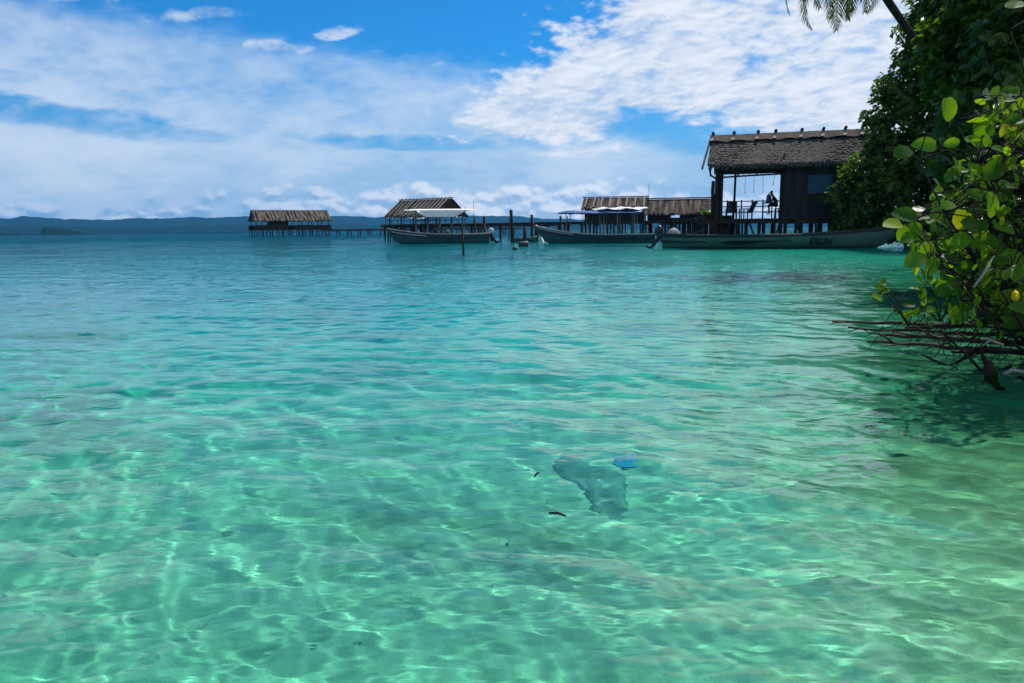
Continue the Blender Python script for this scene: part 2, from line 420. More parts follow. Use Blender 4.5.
# ------------------------------------------------------------------ materials
M = {}
M['old_wood'] = mat_basic('weathered_wood', (.085, .07, .055), (.03, .025, .02), .8, 3, (1, 1, .25), .4, .02, .2)
M['dark_wood'] = mat_basic('dark_wood', (.04, .034, .028), (.014, .012, .01), .8, 3, (1, 1, .25), .4, .02, .2)
M['pale_wood'] = mat_basic('pale_wood', (.36, .33, .29), (.22, .19, .16), .75, 5, bump=.3, spec=.2)
M['wall_board'] = mat_basic('wall_board', (.05, .05, .045), (.014, .016, .015), .8, 1.2, (5, 5, .25), .6, .02, .2)
M['thatch'] = mat_basic('thatch', (.185, .17, .155), (.03, .027, .024), .95, 5.5, (1, 1, 2.2), .9, .08, .05, 8, .36, .64)
M['ridge_brown'] = mat_basic('ridge_brown', (.13, .10, .08), (.075, .058, .046), .85, 4, (.3, .3, 2), .4, .03, .1)
def striped_thatch(name, e1, sc_, c1, c2, c3):
    """palm-leaf sheets: streaks that run down the slope"""
    m, t, b = new_mat(name)
    d_ = t.node('ShaderNodeVectorMath', operation='DOT_PRODUCT'); t.l.new(t.coord(), d_.inputs[0]); d_.inputs[1].default_value = (e1.x, e1.y, 0)
    z_ = t.sep(t.coord())[2]
    v = t.comb(t.mul(d_.outputs['Value'], sc_), t.mul(z_, .35), 0.)
    n = t.noise(v, 1., 3, .6); n2 = t.noise(t.coord(), 6., 5, .7)
    f = t.add(n, t.mul(t.sub(n2, .5), .35))
    t.set(b.inputs['Base Color'], t.ramp(f, [(.38, c1), (.52, c2), (.66, c3)]))
    b.inputs['Roughness'].default_value = .95; b.inputs['Specular IOR Level'].default_value = .05
    t.set(b.inputs['Normal'], t.bump(f, .8, .06)); return m
M['white_cloth'] = mat_basic('white_cloth', (.80, .80, .78), (.70, .70, .68), .7, 2, bump=.2, bdist=.02)
M['blue_tarp'] = mat_basic('blue_tarp', (.03, .10, .30), (.02, .07, .22), .45, 1.5, bump=.4, bdist=.03)
def hull_mat(name, c1, c2):
    """painted planks: faint plank lines, scuffs, a stained band just above the water"""
    m = mat_basic(name, c1, c2, .42, 1.4, (1, 1, 2.5), 0, .01, .4, 6, .35, .75); t = NT(m.node_tree); b = m.node_tree.nodes['Principled BSDF']
    p = t.node('ShaderNodeNewGeometry').outputs['Position']; z_ = t.sep(p)[2]; src = b.inputs['Base Color'].links[0].from_socket
    n = t.noise(t.mapping(p, (1, 1, 3.)), 2.2, 6, .65); n2 = t.noise(t.mapping(p, (3., 3., .4)), 1.6, 5, .6)
    col = t.mix(t.mul(t.ss(n, .56, .68), .55), src, tuple(x * .35 + .02 for x in c2))
    col = t.mix(t.mul(t.ss(t.add(z_, t.mul(n2, .22)), .30, .12), .7), col, (.02, .03, .018))
    col = t.mix(t.mul(t.ss(n2, .58, .74), .35), col, (.06, .045, .03))
    t.set(b.inputs['Base Color'], col)
    pl = t.m('PINGPONG', t.add(z_, .03), .085); t.set(b.inputs['Normal'], t.bump(t.add(t.ss(pl, .0, .012), t.mul(n, .4)), .5, .012)); return m
M['hull_teal'] = hull_mat('hull_teal', (.045, .115, .13), (.03, .08, .095))
M['hull_navy'] = hull_mat('hull_navy', (.025, .055, .085), (.018, .04, .06))
M['hull_pale'] = hull_mat('hull_pale', (.080, .168, .14), (.052, .115, .096))
M['hull_dark'] = hull_mat('hull_dark', (.022, .036, .042), (.015, .026, .03))
M['rim_cream'] = mat_basic('rim_cream', (.55, .50, .42), (.38, .34, .28), .5, 3, bump=.1)
M['inner_grey'] = mat_basic('inner_grey', (.22, .25, .26), (.12, .14, .15), .6, 2)
M['black_paint'] = mat_basic('black_paint', (.012, .014, .015), (.02, .022, .024), .4, 3, bump=.05)
M['motor_dark'] = mat_basic('motor_dark', (.02, .022, .025), (.03, .032, .035), .35, 3, bump=.05, spec=.5)
M['motor_white'] = mat_basic('motor_white', (.62, .62, .62), (.5, .5, .5), .4, 3, bump=.05)
M['tarp_grey'] = mat_basic('tarp_grey', (.30, .31, .32), (.2, .21, .22), .7, 3, bump=.6, bdist=.05)
M['blue_plastic'] = mat_basic('blue_plastic', (.02, .08, .42), (.015, .06, .32), .3, 4, bump=.05)
M['window_blue'] = mat_basic('window_blue', (.02, .085, .14), (.016, .07, .115), .3, .8, bump=.02, spec=.3)
M['lime'] = mat_basic('lime_plastic', (.42, .68, .03), (.34, .56, .02), .4, 3, bump=.05)
M['skin'] = mat_basic('skin', (.16, .09, .06), (.12, .065, .045), .55, 8, bump=.05)
M['cloth_dark'] = mat_basic('cloth_dark', (.03, .03, .035), (.02, .02, .025), .85, 8)
M['cloth_red'] = mat_basic('cloth_red', (.14, .03, .03), (.09, .02, .02), .85, 8)
M['cloth_pale'] = mat_basic('cloth_pale', (.5, .5, .5), (.4, .4, .4), .85, 8)
M['cloth_blue'] = mat_basic('cloth_blue', (.04, .06, .14), (.03, .04, .1), .85, 8)
M['hair'] = mat_basic('hair', (.01, .009, .008), (.015, .012, .01), .6, 30)
M['rope'] = mat_basic('rope', (.12, .10, .08), (.06, .05, .04), .9, 20)
M['barrel'] = mat_basic('barrel', (.02, .025, .03), (.012, .015, .02), .5, 4)
M['rock'] = mat_basic('rock', (.06, .08, .06), (.02, .035, .03), .9, 4, bump=.9, bdist=.06)

# ------------------------------------------------------------------ roofs and pavilions
class Frame:
    """a ridge frame: a along the ridge, b towards the viewer, z up"""
    def __init__(s, origin, th):
        s.o = Vector((origin.x, origin.y, 0)); s.e1 = Vector((math.cos(th), math.sin(th), 0)); s.e2 = Vector((math.sin(th), -math.cos(th), 0))
    def __call__(s, a, b, z): return s.o + s.e1 * a + s.e2 * b + Vector((0, 0, z))
def thatch_roof(fr, L, w, ze, zr, courses=7, nx=60, thick=.14, rag=.12, over=.0):
    """two slopes of overlapping ragged courses, each course a slab with its own thickness"""
    mb = MB()
    for sgn in (1, -1):
        for c in range(courses):
            t0, t1 = c / courses, min(1.0, (c + 1.35) / courses)
            lift = .02 + .0 * c
            top = []; bot = []; und = []
            for i in range(nx + 1):
                a = -over + (L + 2 * over) * i / nx
                j = random.uniform(-1, 1) * rag / w * (1.0 if i % 2 else .3)
                tt = t1 + j; up = .05 * random.uniform(.5, 1.5)
                p0 = fr(a, sgn * w * t0, zr + (ze - zr) * t0 + lift)
                sag = -.06 * math.sin(math.pi * i / nx) - .05 * math.sin(i * 19. / nx + c * .3) * tt
                p1 = fr(a + random.uniform(-.03, .03), sgn * w * tt, zr + (ze - zr) * tt + thick + up * .5 + sag)
                top.append(p0); bot.append(p1); und.append(p1 + Vector((0, 0, -thick - .02 - .06 * random.random())))
            n = nx + 1
            vs = top + bot + und
            fs = []
            for i in range(nx):
                q = [(i, i + 1, n + i + 1, n + i), (n + i, n + i + 1, 2 * n + i + 1, 2 * n + i), (2 * n + i, 2 * n + i + 1, i + 1, i)]
                fs += q if sgn < 0 else [tuple(reversed(f)) for f in q]
            fs += [(0, n, 2 * n), (nx, 2 * n + nx, n + nx)]
            mb.add(vs, fs)
    return mb
def fringe(mb, fr, L, w, ze, n=240, ln=.35):
    for i in range(n):
        a = random.uniform(0, L); b = w + random.uniform(-.12, .1); l_ = random.uniform(.3, 1) * ln; ww = random.uniform(.02, .05)
        p = fr(a, b, ze + .08); q = fr(a + random.uniform(-.08, .08), b + random.uniform(0, .12), ze + .08 - l_)
        d_ = fr.e1 * ww
        mb.add([p - d_, p + d_, q + d_ * .4, q - d_ * .4], [(0, 1, 2, 3)])
def gable(fr, a, w, ze, zr, t=.08):
    mb = MB()
    P = [fr(a, w * .93, ze + .1), fr(a, -w * .93, ze + .1), fr(a, 0, zr - .12)]
    Q = [p + fr.e1 * t for p in P]
    return mb.add(P + Q, [(0, 1, 2), (5, 4, 3), (0, 3, 4, 1), (1, 4, 5, 2), (2, 5, 3, 0)])

def pavilion(label, group, origin, th, L, w, ze, zr, zd, base, thatch, posts_a, battens=0, wall=None, rail=True, under=1.6, courses=6, nx=50, window=None, low=0):
    fr = Frame(origin, th)
    root = empty('thatched_pavilion', fr(L / 2, 0, 0))
    tag(root, label, 'pavilion', group)
    mb = thatch_roof(fr, L, w, ze, zr, courses + 2, nx + 20, .07, .22)
    fringe(mb, fr, L, w, ze, int(L * 14), .3)
    rf = part(mb, 'roof', thatch, root)
    for aa in (.12, L - .2): part(gable(fr, aa, w, ze, zr), 'gable', M['dark_wood'], root)
    mb = MB()
    mb.bar(fr(-.1, 0, zr + .12), fr(L + .1, 0, zr + .12), .22, .12); part(mb, 'ridge_cap', M['ridge_brown'], rf)
    for i in range(battens):
        a = (i + .5) * L / battens + random.uniform(-.08, .08)
        mb = MB(); mb.tube([fr(a, .05, zr + .22), fr(a, w * .5, (ze + zr) / 2 + .27), fr(a, w * random.uniform(.95, 1.03), ze + .24)], .07, 6)
        part(mb, 'batten', M['pale_wood'], rf)
    mb = MB()
    for sgn in (1, -1): mb.bar(fr(.1, sgn * w * .8, ze + .1), fr(L - .1, sgn * w * .8, ze + .1), .12)
    for a in posts_a: mb.bar(fr(a, w * .8, ze + .05), fr(a, -w * .8, ze + .05), .1)
    part(mb, 'beam', M['dark_wood'], root)
    for a in posts_a:
        for sgn in (1, -1):
            p = fr(a, sgn * w * .8, 0); mb = MB(); mb.post(p, base, ze + .2, .09 * under / 1.6, 7); part(mb, 'post', M['dark_wood'], root, True)
    mb = MB(); n = int(L / .28)
    for i in range(n):
        a = -.2 + (L + .4) * (i + .5) / n
        mb.bar(fr(a, w * .95, zd - .03), fr(a, -w * .95, zd - .03 + random.uniform(-.01, .01)), (L + .4) / n - .02, .05)
    for bb in (-.9, -.3, .3, .9): mb.bar(fr(-.2, w * bb, zd - .155), fr(L + .2, w * bb, zd - .155), .12, .19)
    part(mb, 'deck', M['old_wood'], root)
    a = .3
    while a < L:
        for bb in (.85, -.1, -.85):
            p = fr(a + random.uniform(-.2, .2), bb * w, 0); mb = MB(); mb.post(p, base, zd - .25, .08 * under / 1.6, 7, (random.uniform(-.08, .08), 0)); part(mb, 'pile', M['dark_wood'], root, True)
        a += under
    if rail:
        mb = MB()
        for sgn in (1, -1):
            for zz_ in (.5, .95): mb.tube([fr(0, sgn * w * .88, zd + zz_), fr(L / 2, sgn * w * .88, zd + zz_ - .03), fr(L, sgn * w * .88, zd + zz_)], .04, 6)
            for i in range(int(L / 1.1) + 1): mb.bar(fr(i * 1.1 + .02, sgn * w * .88, zd), fr(i * 1.1 + .02, sgn * w * .88, zd + .97), .06)
        part(mb, 'railing', M['dark_wood'], root)
    if low:
        for (a0, a1) in ((0, L * .42), (L * .5, L)):
            mb = MB(); mb.bar(fr(a0, w * .84, zd + low / 2), fr(a1, w * .84, zd + low / 2), .08, low); mb.bar(fr(a0, -w * .84, zd + low / 2), fr(a1, -w * .84, zd + low / 2), .08, low)
            part(mb, 'low_wall', M['wall_board'], root)
    if wall:
        a0, a1 = wall; mb = MB(); f = w * .72
        hole = window
        def panel(p, q, z0, z1): mb.bar(p + Vector((0, 0, (z0 + z1) / 2)), q + Vector((0, 0, (z0 + z1) / 2)), .06, z1 - z0)
        if hole:
            panel(fr(a0, f, 0), fr(hole[0], f, 0), zd, ze + .1); panel(fr(hole[1], f, 0), fr(a1, f, 0), zd, ze + .1)
            panel(fr(hole[0], f, 0), fr(hole[1], f, 0), zd, hole[2]); panel(fr(hole[0], f, 0), fr(hole[1], f, 0), hole[3], ze + .1)
            panel(fr(a0, -f, 0), fr(hole[0] - .6, -f, 0), zd, ze + .1); panel(fr(hole[1] + .6, -f, 0), fr(a1, -f, 0), zd, ze + .1)
        else:
            panel(fr(a0, f, 0), fr(a1, f, 0), zd, ze + .1); panel(fr(a0, -f, 0), fr(a1, -f, 0), zd, ze + .1)
        panel(fr(a0 + .03, f - .04, 0), fr(a0 + .03, -f + .04, 0), zd, ze + .1); panel(fr(a1 - .03, f - .04, 0), fr(a1 - .03, -f + .04, 0), zd, ze + .1)
        part(mb, 'wall', M['wall_board'], root)
    return root, fr

C1, C2, C3 = (.165, .145, .115), (.05, .04, .03), (.014, .012, .01)
# the far jetty shelter
o = at(250.5, 210.5, 262); th = R(29); fr0 = Frame(o, th)
zr = o.z; ze = at(262, 221, 257).z
mt = striped_thatch('thatch_far', fr0.e1, 1.1, C1, C2, C3)
far_pav, _ = pavilion('long thatched shelter on stilts standing far out at the end of its own jetty', 'thatched pavilions over the water', o, th, 25.2, 5.2, ze, zr, 2.2, -4, mt,
         [.8 + i * 3.35 for i in range(8)], 22, (6.0, 11.0), True, 2.2, 5, 60, None, 1.35)
# pavilion behind the white-awning boat
o = at(400, 201, 104); th = R(-39); fr0 = Frame(o, th)
mt = striped_thatch('thatch_striped', fr0.e1, 2.0, (.20, .17, .14), (.06, .052, .044), (.016, .014, .012))
pavilion('thatched pavilion with pale battens down its roof behind the white awning boat', 'thatched pavilions over the water', o, th, 9.2, 2.9, at(386, 217.3, 101).z, o.z, 2.05, -3, mt,
         [.5, 2.6, 4.7, 6.8, 8.7], 13, None, True, 1.6, 5, 40)
# twin pavilions left of the house
o = at(584, 198.6, 93); th = R(-13); fr0 = Frame(o, th)
mt = striped_thatch('thatch_mid', fr0.e1, 2.2, (.19, .16, .135), (.08, .066, .055), (.025, .021, .018))
pavilion('thatched pavilion with closed dark walls rising behind the blue tarp boat', 'thatched pavilions over the water', o, th, 7.3, 2.4, at(580, 209, 90.5).z, o.z, 2.0, -3, mt,
         [.5, 2.5, 4.6, 6.6], 8, (.3, 7.0), False, 1.3, 5, 40)
o = at(646, 199.8, 86); th = R(-14); fr0 = Frame(o, th)
mt = striped_thatch('thatch_mid', fr0.e1, 2.2, (.18, .15, .125), (.075, .062, .05), (.025, .021, .018))
pavilion('thatched pavilion with a bright square wall opening next to the main house', 'thatched pavilions over the water', o, th, 6.8, 2.4, at(643, 214.5, 83.5).z, o.z, 2.0, -3, mt,
         [.5, 2.5, 4.5, 6.4], 0, (.3, 6.6), False, 1.3, 6, 40, (2.6, 3.6, 2.3, 2.9))

# ------------------------------------------------------------------ main house
HO = at(714, 136, 53.2); H = Frame(HO, R(-18)); ZR, ZE, ZD = 6.9, 4.95, 1.75
def onH(px, b, py=205):
    """distance along the house of what stands b in front of the ridge and shows at column px"""
    r_ = at(px, py, 1.) - CAM; q = r_.x; ox, oy = HO.x + H.e2.x * b, HO.y + H.e2.y * b
    return (q * oy - ox) / (H.e1.x - q * H.e1.y)
house = empty('stilt_house', H(4.5, 0, 0)); tag(house, 'large thatched house on stilts with open veranda and dark boarded room', 'house')
mb = thatch_roof(H, 9.2, 3.25, ZE, ZR, 12, 150, .07, .2, .15); fringe(mb, H, 9.2, 3.3, ZE, 520, .34)
for s_ in (1, -1):                                     # bargeboard tails at the left gable
    mb.bar(H(-.2, .1 * s_, ZR + .05), H(-.42, 3.5 * s_, ZE - .12), .1, .16)
hroof = part(mb, 'roof', M['thatch'], house)
mb = MB()
for s_ in (1, -1):
    n = 40; vs = []
    for i in range(n + 1):
        a = -.25 + 9.6 * i / n; vs += [H(a, 0, ZR + .27 + random.uniform(-.02, .02)), H(a, s_ * (.62 + random.uniform(-.04, .05)), ZR - .18 + .05 * math.sin(i))]
    fs = [(2 * i, 2 * i + 2, 2 * i + 3, 2 * i + 1) for i in range(n)]
    mb.add(vs, fs)
part(mb, 'ridge_cap', M['ridge_brown'], hroof)
for px in (713, 734, 758, 775.5, 801.5, 823, 845, 862):
    a = onH(px, 0, 136)
    mb = MB()
    for s_ in (1, -1): mb.bar(H(a, .05 * s_, ZR + .31), H(a - .06, .72 * s_, ZR - .14), .2, .05)
    st = part(mb, 'ridge_strap', M['pale_wood'], hroof)
    mb = MB(); mb.tube([H(a + .02, -.25, ZR + .36), H(a + .02, .26, ZR + .38)], .1, 8); part(mb, 'ridge_pin', M['black_paint'], hroof, True)
part(gable(H, 9.0, 3.25, ZE, ZR), 'gable', M['dark_wood'], house)
mb = MB()
mb.bar(H(.3, 2.6, 4.95), H(9.2, 2.6, 4.95), .16, .3)
for z_, b_ in ((4.62, 2.62), (4.38, 2.55)): mb.tube([H(.35, b_, z_ - .08), H(2.5, b_, z_), H(4.4, b_, z_ + .05)], .055, 7)
for b_ in (-2.5,): mb.bar(H(.3, b_, 4.9), H(9.2, b_, 4.9), .14, .2)
for a in (.4, 1.5, 2.7, 3.9): mb.bar(H(a, 2.6, 4.78), H(a, -2.5, 4.78), .1, .14)
part(mb, 'roof_beam', M['dark_wood'], house)
mb = MB(); mb.tube([H(-.05, 2.7, 4.9), H(.05, 2.65, 4.45), H(.35, 2.6, 4.25)], .06, 6); part(mb, 'brace', M['dark_wood'], house)
for (a, b_, z0, z1, r_, ln) in ((.42, 2.6, -1.2, 4.9, .14, 0), (.68, 2.5, -1.2, 4.9, .10, .05), (.2, 2.65, 1.7, 4.1, .12, 0), (1.15, -2.4, -1.2, 4.85, .09, .18), (.3, -2.4, -1.2, 4.85, .1, 0), (4.3, 2.6, -1.2, 4.85, .1, 0), (8.4, 2.6, -1.2, 4.85, .1, 0), (8.4, -2.5, -1.2, 4.85, .1, 0), (4.3, -2.5, -1.2, 4.85, .1, 0)):
    mb = MB(); mb.post(H(a, b_, 0), z0, z1, r_, 8, (ln, 0)); part(mb, 'post', M['dark_wood'], house, True)
mb = MB(); n = 48
for i in range(n):
    a = -.7 + 9.6 * (i + .5) / n; mb.bar(H(a, 2.95 + random.uniform(-.05, .05), ZD - .03), H(a, -2.95, ZD - .03), 9.6 / n - .02, .05)
for b_ in (2.7, 1.2, -.3, -1.6, -2.7): mb.bar(H(-.7, b_, ZD - .17), H(8.9, b_, ZD - .17), .14, .22)
part(mb, 'deck', M['old_wood'], house)
for a in (.9, 1.35, 1.75, 2.2, 2.9, 3.25, 3.9, 4.6, 5.1, 5.5, 6.1, 6.6, 7.2, 7.7, 8.3):
    for b_ in (2.45, .4, -1.9):
        if b_ < 2 and random.random() < .25: continue
        mb = MB(); mb.post(H(a + random.uniform(-.12, .12), b_ + random.uniform(-.2, .2), 0), -1.2, ZD - .28, random.uniform(.06, .12), 7, (random.uniform(-.1, .1), 0))
        part(mb, 'pile', M['dark_wood'], house, True)
for (a, b_, a2, b2) in ((2.35, 2.5, 1.85, 2.5), (2.45, 2.5, 3.15, 2.45), (4.25, 2.5, 3.75, 2.5), (1.0, 2.0, 1.5, 2.0), (5.2, 2.4, 5.8, 2.4), (7.3, 2.4, 6.7, 2.4)):
    mb = MB(); mb.tube([H(a, b_, ZD - .28), H(a2, b2, -.3)], .055, 6); part(mb, 'brace', M['dark_wood'], house)
mb = MB()                                              # boarded room
def wall_panel(p, q, z0, z1, t_=.08): mb.bar(p + Vector((0, 0, (z0 + z1) / 2)), q + Vector((0, 0, (z0 + z1) / 2)), t_, z1 - z0)
W0, W1, F0 = 4.32, 8.42, 2.72
wa, wb, wz0, wz1 = 5.72, 7.15, 3.15, 4.36
wall_panel(H(W0, F0, 0), H(wa, F0, 0), ZD - .35, ZE + .12); wall_panel(H(wb, F0, 0), H(W1, F0, 0), ZD - .35, ZE + .12)
wall_panel(H(wa, F0, 0), H(wb, F0, 0), ZD - .35, wz0); wall_panel(H(wa, F0, 0), H(wb, F0, 0), wz1, ZE + .12)
wall_panel(H(W0, -2.7, 0), H(W1, -2.7, 0), ZD, ZE + .12)
wall_panel(H(W0 + .04, 2.67, 0), H(W0 + .04, -2.65, 0), ZD, ZE + .6); wall_panel(H(W1 - .04, 2.67, 0), H(W1 - .04, -2.65, 0), ZD, ZE + .6)
for i in range(13):                                    # cover strips over the board joints
    a = W0 + .02 + (W1 - W0 - .04) * i / 12
    if wa - .1 < a < wb + .1:
        mb.bar(H(a, F0 + .055, ZD - .3), H(a, F0 + .055, wz0 - .08), .05, .03, up=H.e2); continue
    mb.bar(H(a, F0 + .055, ZD - .3), H(a, F0 + .055, ZE + .05), .05, .03, up=H.e2)
hwall = part(mb, 'wall', M['wall_board'], house)
mb = MB()
for p, q in (((wa, wz0), (wb, wz0)), ((wa, wz1), (wb, wz1))): mb.bar(H(p[0] - .05, F0 + .05, p[1]), H(q[0] + .05, F0 + .05, q[1]), .07, .08)
for a in (wa, wb): mb.bar(H(a, F0 + .05, wz0 + .045), H(a, F0 + .05, wz1 - .045), .08, .07, up=H.e2)
win = part(mb, 'window', M['dark_wood'], house)
mb = MB(); mb.bar(H(wa + .03, F0 - .01, (wz0 + wz1) / 2), H(wb - .03, F0 - .01, (wz0 + wz1) / 2), .02, wz1 - wz0 - .02); part(mb, 'pane', M['window_blue'], win)
mb = MB()                                              # back railing of the veranda
for z_ in (2.25, 2.62, 2.98): mb.tube([H(.2, -2.75, z_ + .03), H(2, -2.75, z_), H(4.2, -2.75, z_)], .035, 6)
for a in (.8, 1.75, 2.45, 3.15, 4.0): mb.bar(H(a, -2.75, ZD), H(a, -2.75, 3.08), .07)
part(mb, 'railing', M['dark_wood'], house)

# ------------------------------------------------------------------ things on the veranda
def armchair(px, b, yaw, label, recline):
    a = onH(px, b); c = H(a, b, ZD); fr = Frame(Vector((c.x, c.y, 0)), R(yaw))
    root = empty('armchair', c); tag(root, label, 'chair', 'wooden chairs on the veranda')
    P = lambda u, v, z: fr(u, v, ZD + z)
    mb = MB(); 
    for i in range(5): mb.bar(P(-.3, -.24 + i * .12, .40), P(.3, -.24 + i * .12, .42), .1, .035)
    part(mb, 'seat', M['dark_wood'], root)
    mb = MB(); dx_ = recline
    for i in range(5): mb.bar(P(-.28, -.26 + i * .13, .38), P(-.28 - dx_, -.26 + i * .13, 1.08), .125, .04, up=fr.e1)
    mb.bar(P(-.30 - dx_, -.3, 1.0), P(-.30 - dx_, .3, 1.0), .05, .07); part(mb, 'backrest', M['dark_wood'], root)
    for s_ in (1, -1):
        mb = MB(); mb.bar(P(-.4, .31 * s_, .64), P(.36, .31 * s_, .64), .08, .04); part(mb, 'armrest', M['dark_wood'], root)
        for u in (-.28, .28): mb = MB(); mb.bar(P(u, .31 * s_, 0), P(u, .31 * s_, .62), .06); part(mb, 'leg', M['dark_wood'], root)
armchair(731.5, 1.2, 78, 'dark wooden armchair standing by the corner post with its back to the water', .1)
armchair(746, .9, 190, 'dark wooden lounge chair with a leaning backrest in the middle of the veranda', .34)
a = onH(767.5, .6); c = H(a, .6, ZD)
root = empty('bar_table', c); tag(root, 'narrow tall wooden table under the blue bottle on the veranda', 'table')
mb = MB(); mb.bar(H(a - .32, .6, 2.75), H(a + .32, .6, 2.75), .6, .06); part(mb, 'tabletop', M['dark_wood'], root)
for s_ in (1, -1):
    for u in (1, -1): mb = MB(); mb.bar(H(a + .27 * s_, .6 + .24 * u, ZD), H(a + .27 * s_, .6 + .24 * u, 2.72), .06); part(mb, 'leg', M['dark_wood'], root)
mb = MB(); mb.bar(H(a - .24, .84, 2.15), H(a + .24, .84, 2.15), .05); part(mb, 'stretcher', M['dark_wood'], root)
pb = H(onH(768.6, .6), .6, 0)
mb = MB(); mb.tube([(pb.x, pb.y, z) for z in (2.782, 2.79, 2.86, 3.04, 3.1, 3.12, 3.2, 3.24, 3.26)], [.12, .16, .165, .165, .16, .15, .15, .13, .06], 16)
bt = single(mb, 'water_bottle', M['blue_plastic'], 'big blue water bottle standing on the tall veranda table', 'bottle', smooth=True)
mb = MB(); mb.tube([(pb.x, pb.y, z) for z in (3.262, 3.34, 3.36)], [.045, .045, .04], 12); part(mb, 'cap', M['black_paint'], bt, True)

def skin_mesh(name, joints, edges, mat, parent=None, sub=1):
    """one continuous body grown round a skeleton: joints = [(point, radius)]"""
    me = bpy.data.meshes.new(name); me.from_pydata([p for p, _ in joints], edges, []); ob = bpy.data.objects.new(name, me); COL.objects.link(ob)
    md = ob.modifiers.new('skin', 'SKIN'); md.use_smooth_shade = True
    for i, (_, r_) in enumerate(joints): me.skin_vertices[0].data[i].radius = (r_, r_) if not hasattr(r_, '__len__') else r_
    me.skin_vertices[0].data[0].use_root = True
    ob.modifiers.new('sub', 'SUBSURF').levels = sub
    dg = bpy.context.evaluated_depsgraph_get(); me2 = bpy.data.meshes.new_from_object(ob.evaluated_get(dg))
    bpy.data.objects.remove(ob); me2.materials.clear(); me2.materials.append(mat)
    o = bpy.data.objects.new(name, me2); COL.objects.link(o)
    if parent: o.parent = parent
    return o
def seated_person(loc, yaw, seat, label, group, shirt, trousers, lean=.25, scale=1., hat=None):
    """facing local +x, seat height given; body is one mesh, clothes and hair its children"""
    Z = lambda z: z
    s = seat
    hip = (0, 0, s + .10); waist = (.02 + lean * .15, 0, s + .28); chest = (.03 + lean * .42, 0, s + .46); neck = (.03 + lean * .62, 0, s + .60); head = (.06 + lean * .72, 0, s + .70); crown = (.07 + lean * .75, 0, s + .83)
    J = [(hip, (.15, .12)), (waist, (.14, .10)), (chest, (.17, .11)), (neck, .055), (head, .085), (crown, .075)]; E = [(0, 1), (1, 2), (2, 3), (3, 4), (4, 5)]
    def limb(root_i, pts):
        prev = root_i
        for p, r_ in pts: J.append((p, r_)); E.append((prev, len(J) - 1)); prev = len(J) - 1
    for q in (1, -1):
        limb(2, [((.03 + lean * .42, .19 * q, s + .47), .055), ((.16 + lean * .3, .24 * q, s + .24), .043), ((.38 + lean * .3, .13 * q, s + .22), .034), ((.46 + lean * .3, .10 * q, s + .23), .04), ((.53 + lean * .3, .09 * q, s + .21), .022)])
        limb(0, [((.08, .1 * q, s + .09), .085), ((.44, .13 * q, s + .07), .06), ((.42, .13 * q, s - .36), .043), ((.43, .13 * q, max(.05, s - .44)), .04), ((.56, .14 * q, max(.04, s - .46)), .03)])
    root = empty('person', loc); root.rotation_euler.z = yaw; root.scale = (scale,) * 3
    tag(root, label, 'person', group)
    body = skin_mesh('body', J, E, M['skin'], root, 1)
    # nose, ears
    hx, hz = head[0], head[2]
    def ring(pts, mat, name): 
        o = skin_mesh(name, pts, [(i, i + 1) for i in range(len(pts) - 1)], mat, root, 1); return o
    ring([((hx + .085, 0, hz + .03), .012), ((hx + .105, 0, hz - .005), .016)], M['skin'], 'nose')
    for q in (1, -1): ring([((hx - .01, .083 * q, hz + .02), .02), ((hx - .01, .088 * q, hz - .02), .014)], M['skin'], 'ear')
    ring([((hx - .035, 0, hz - .0), .085), ((hx - .02, 0, hz + .09), .098), ((hx + .03, 0, hz + .14), .07)], M['hair'], 'hair')
    sh = [(hip, (.165, .135)), (waist, (.155, .115)), (chest, (.185, .125)), ((neck[0] - .01, 0, neck[2] - .06), .08)]; e = [(0, 1), (1, 2), (2, 3)]
    for q in (1, -1):
        sh += [((.03 + lean * .42, .19 * q, s + .47), .07), ((.13 + lean * .33, .225 * q, s + .30), .06)]; k_ = len(sh); e += [(2, k_ - 2), (k_ - 2, k_ - 1)]
    skin_mesh('shirt', sh, e, shirt, root, 1)
    tr = [(hip, (.168, .14))]; e = []
    for q in (1, -1):
        tr += [((.08, .1 * q, s + .09), .1), ((.44, .13 * q, s + .07), .075), ((.43, .13 * q, s - .12), .065)]; k_ = len(tr); e += [(0, k_ - 3), (k_ - 3, k_ - 2), (k_ - 2, k_ - 1)]
    skin_mesh('shorts', tr, e, trousers, root, 1)
    return root
ap = onH(777, .6); pp = H(ap, .6, ZD)
seated_person(pp, R(180 - 14), .72, 'person in dark clothes seated on a stool, leaning over the veranda table', None, M['cloth_dark'], M['cloth_dark'], .38, 1.12)
root = empty('bar_stool', pp); tag(root, 'tall wooden stool under the person leaning on the veranda table', 'stool')
mb = MB(); mb.tube([pp + Vector((0, 0, z)) for z in (.60, .61, .64, .65)], [.16, .17, .17, .16], 14); part(mb, 'seat', M['dark_wood'], root)
for q in range(4):
    d_ = Vector((math.cos(q * 1.571 + .5), math.sin(q * 1.571 + .5), 0)); mb = MB(); mb.bar(pp + d_ * .2, pp + d_ * .13 + Vector((0, 0, .6)), .045); part(mb, 'leg', M['dark_wood'], root)
bp_ = H(onH(781.3, 1.15), 1.15, ZD)
mb = MB(); mb.tube([bp_ + Vector((0, 0, z)) for z in (0, .02, .3, .33)], [.12, .13, .17, .175], 14); bk = single(mb, 'bucket', M['blue_plastic'], 'blue bucket on the veranda floor beside the boarded wall', 'bucket')
mb = MB(); mb.tube([bp_ + Vector((.17 * math.cos(q), 0, .33 + .14 * math.sin(q))) for q in np.linspace(0, math.pi, 9)], .008, 5); part(mb, 'handle', M['rope'], bk)
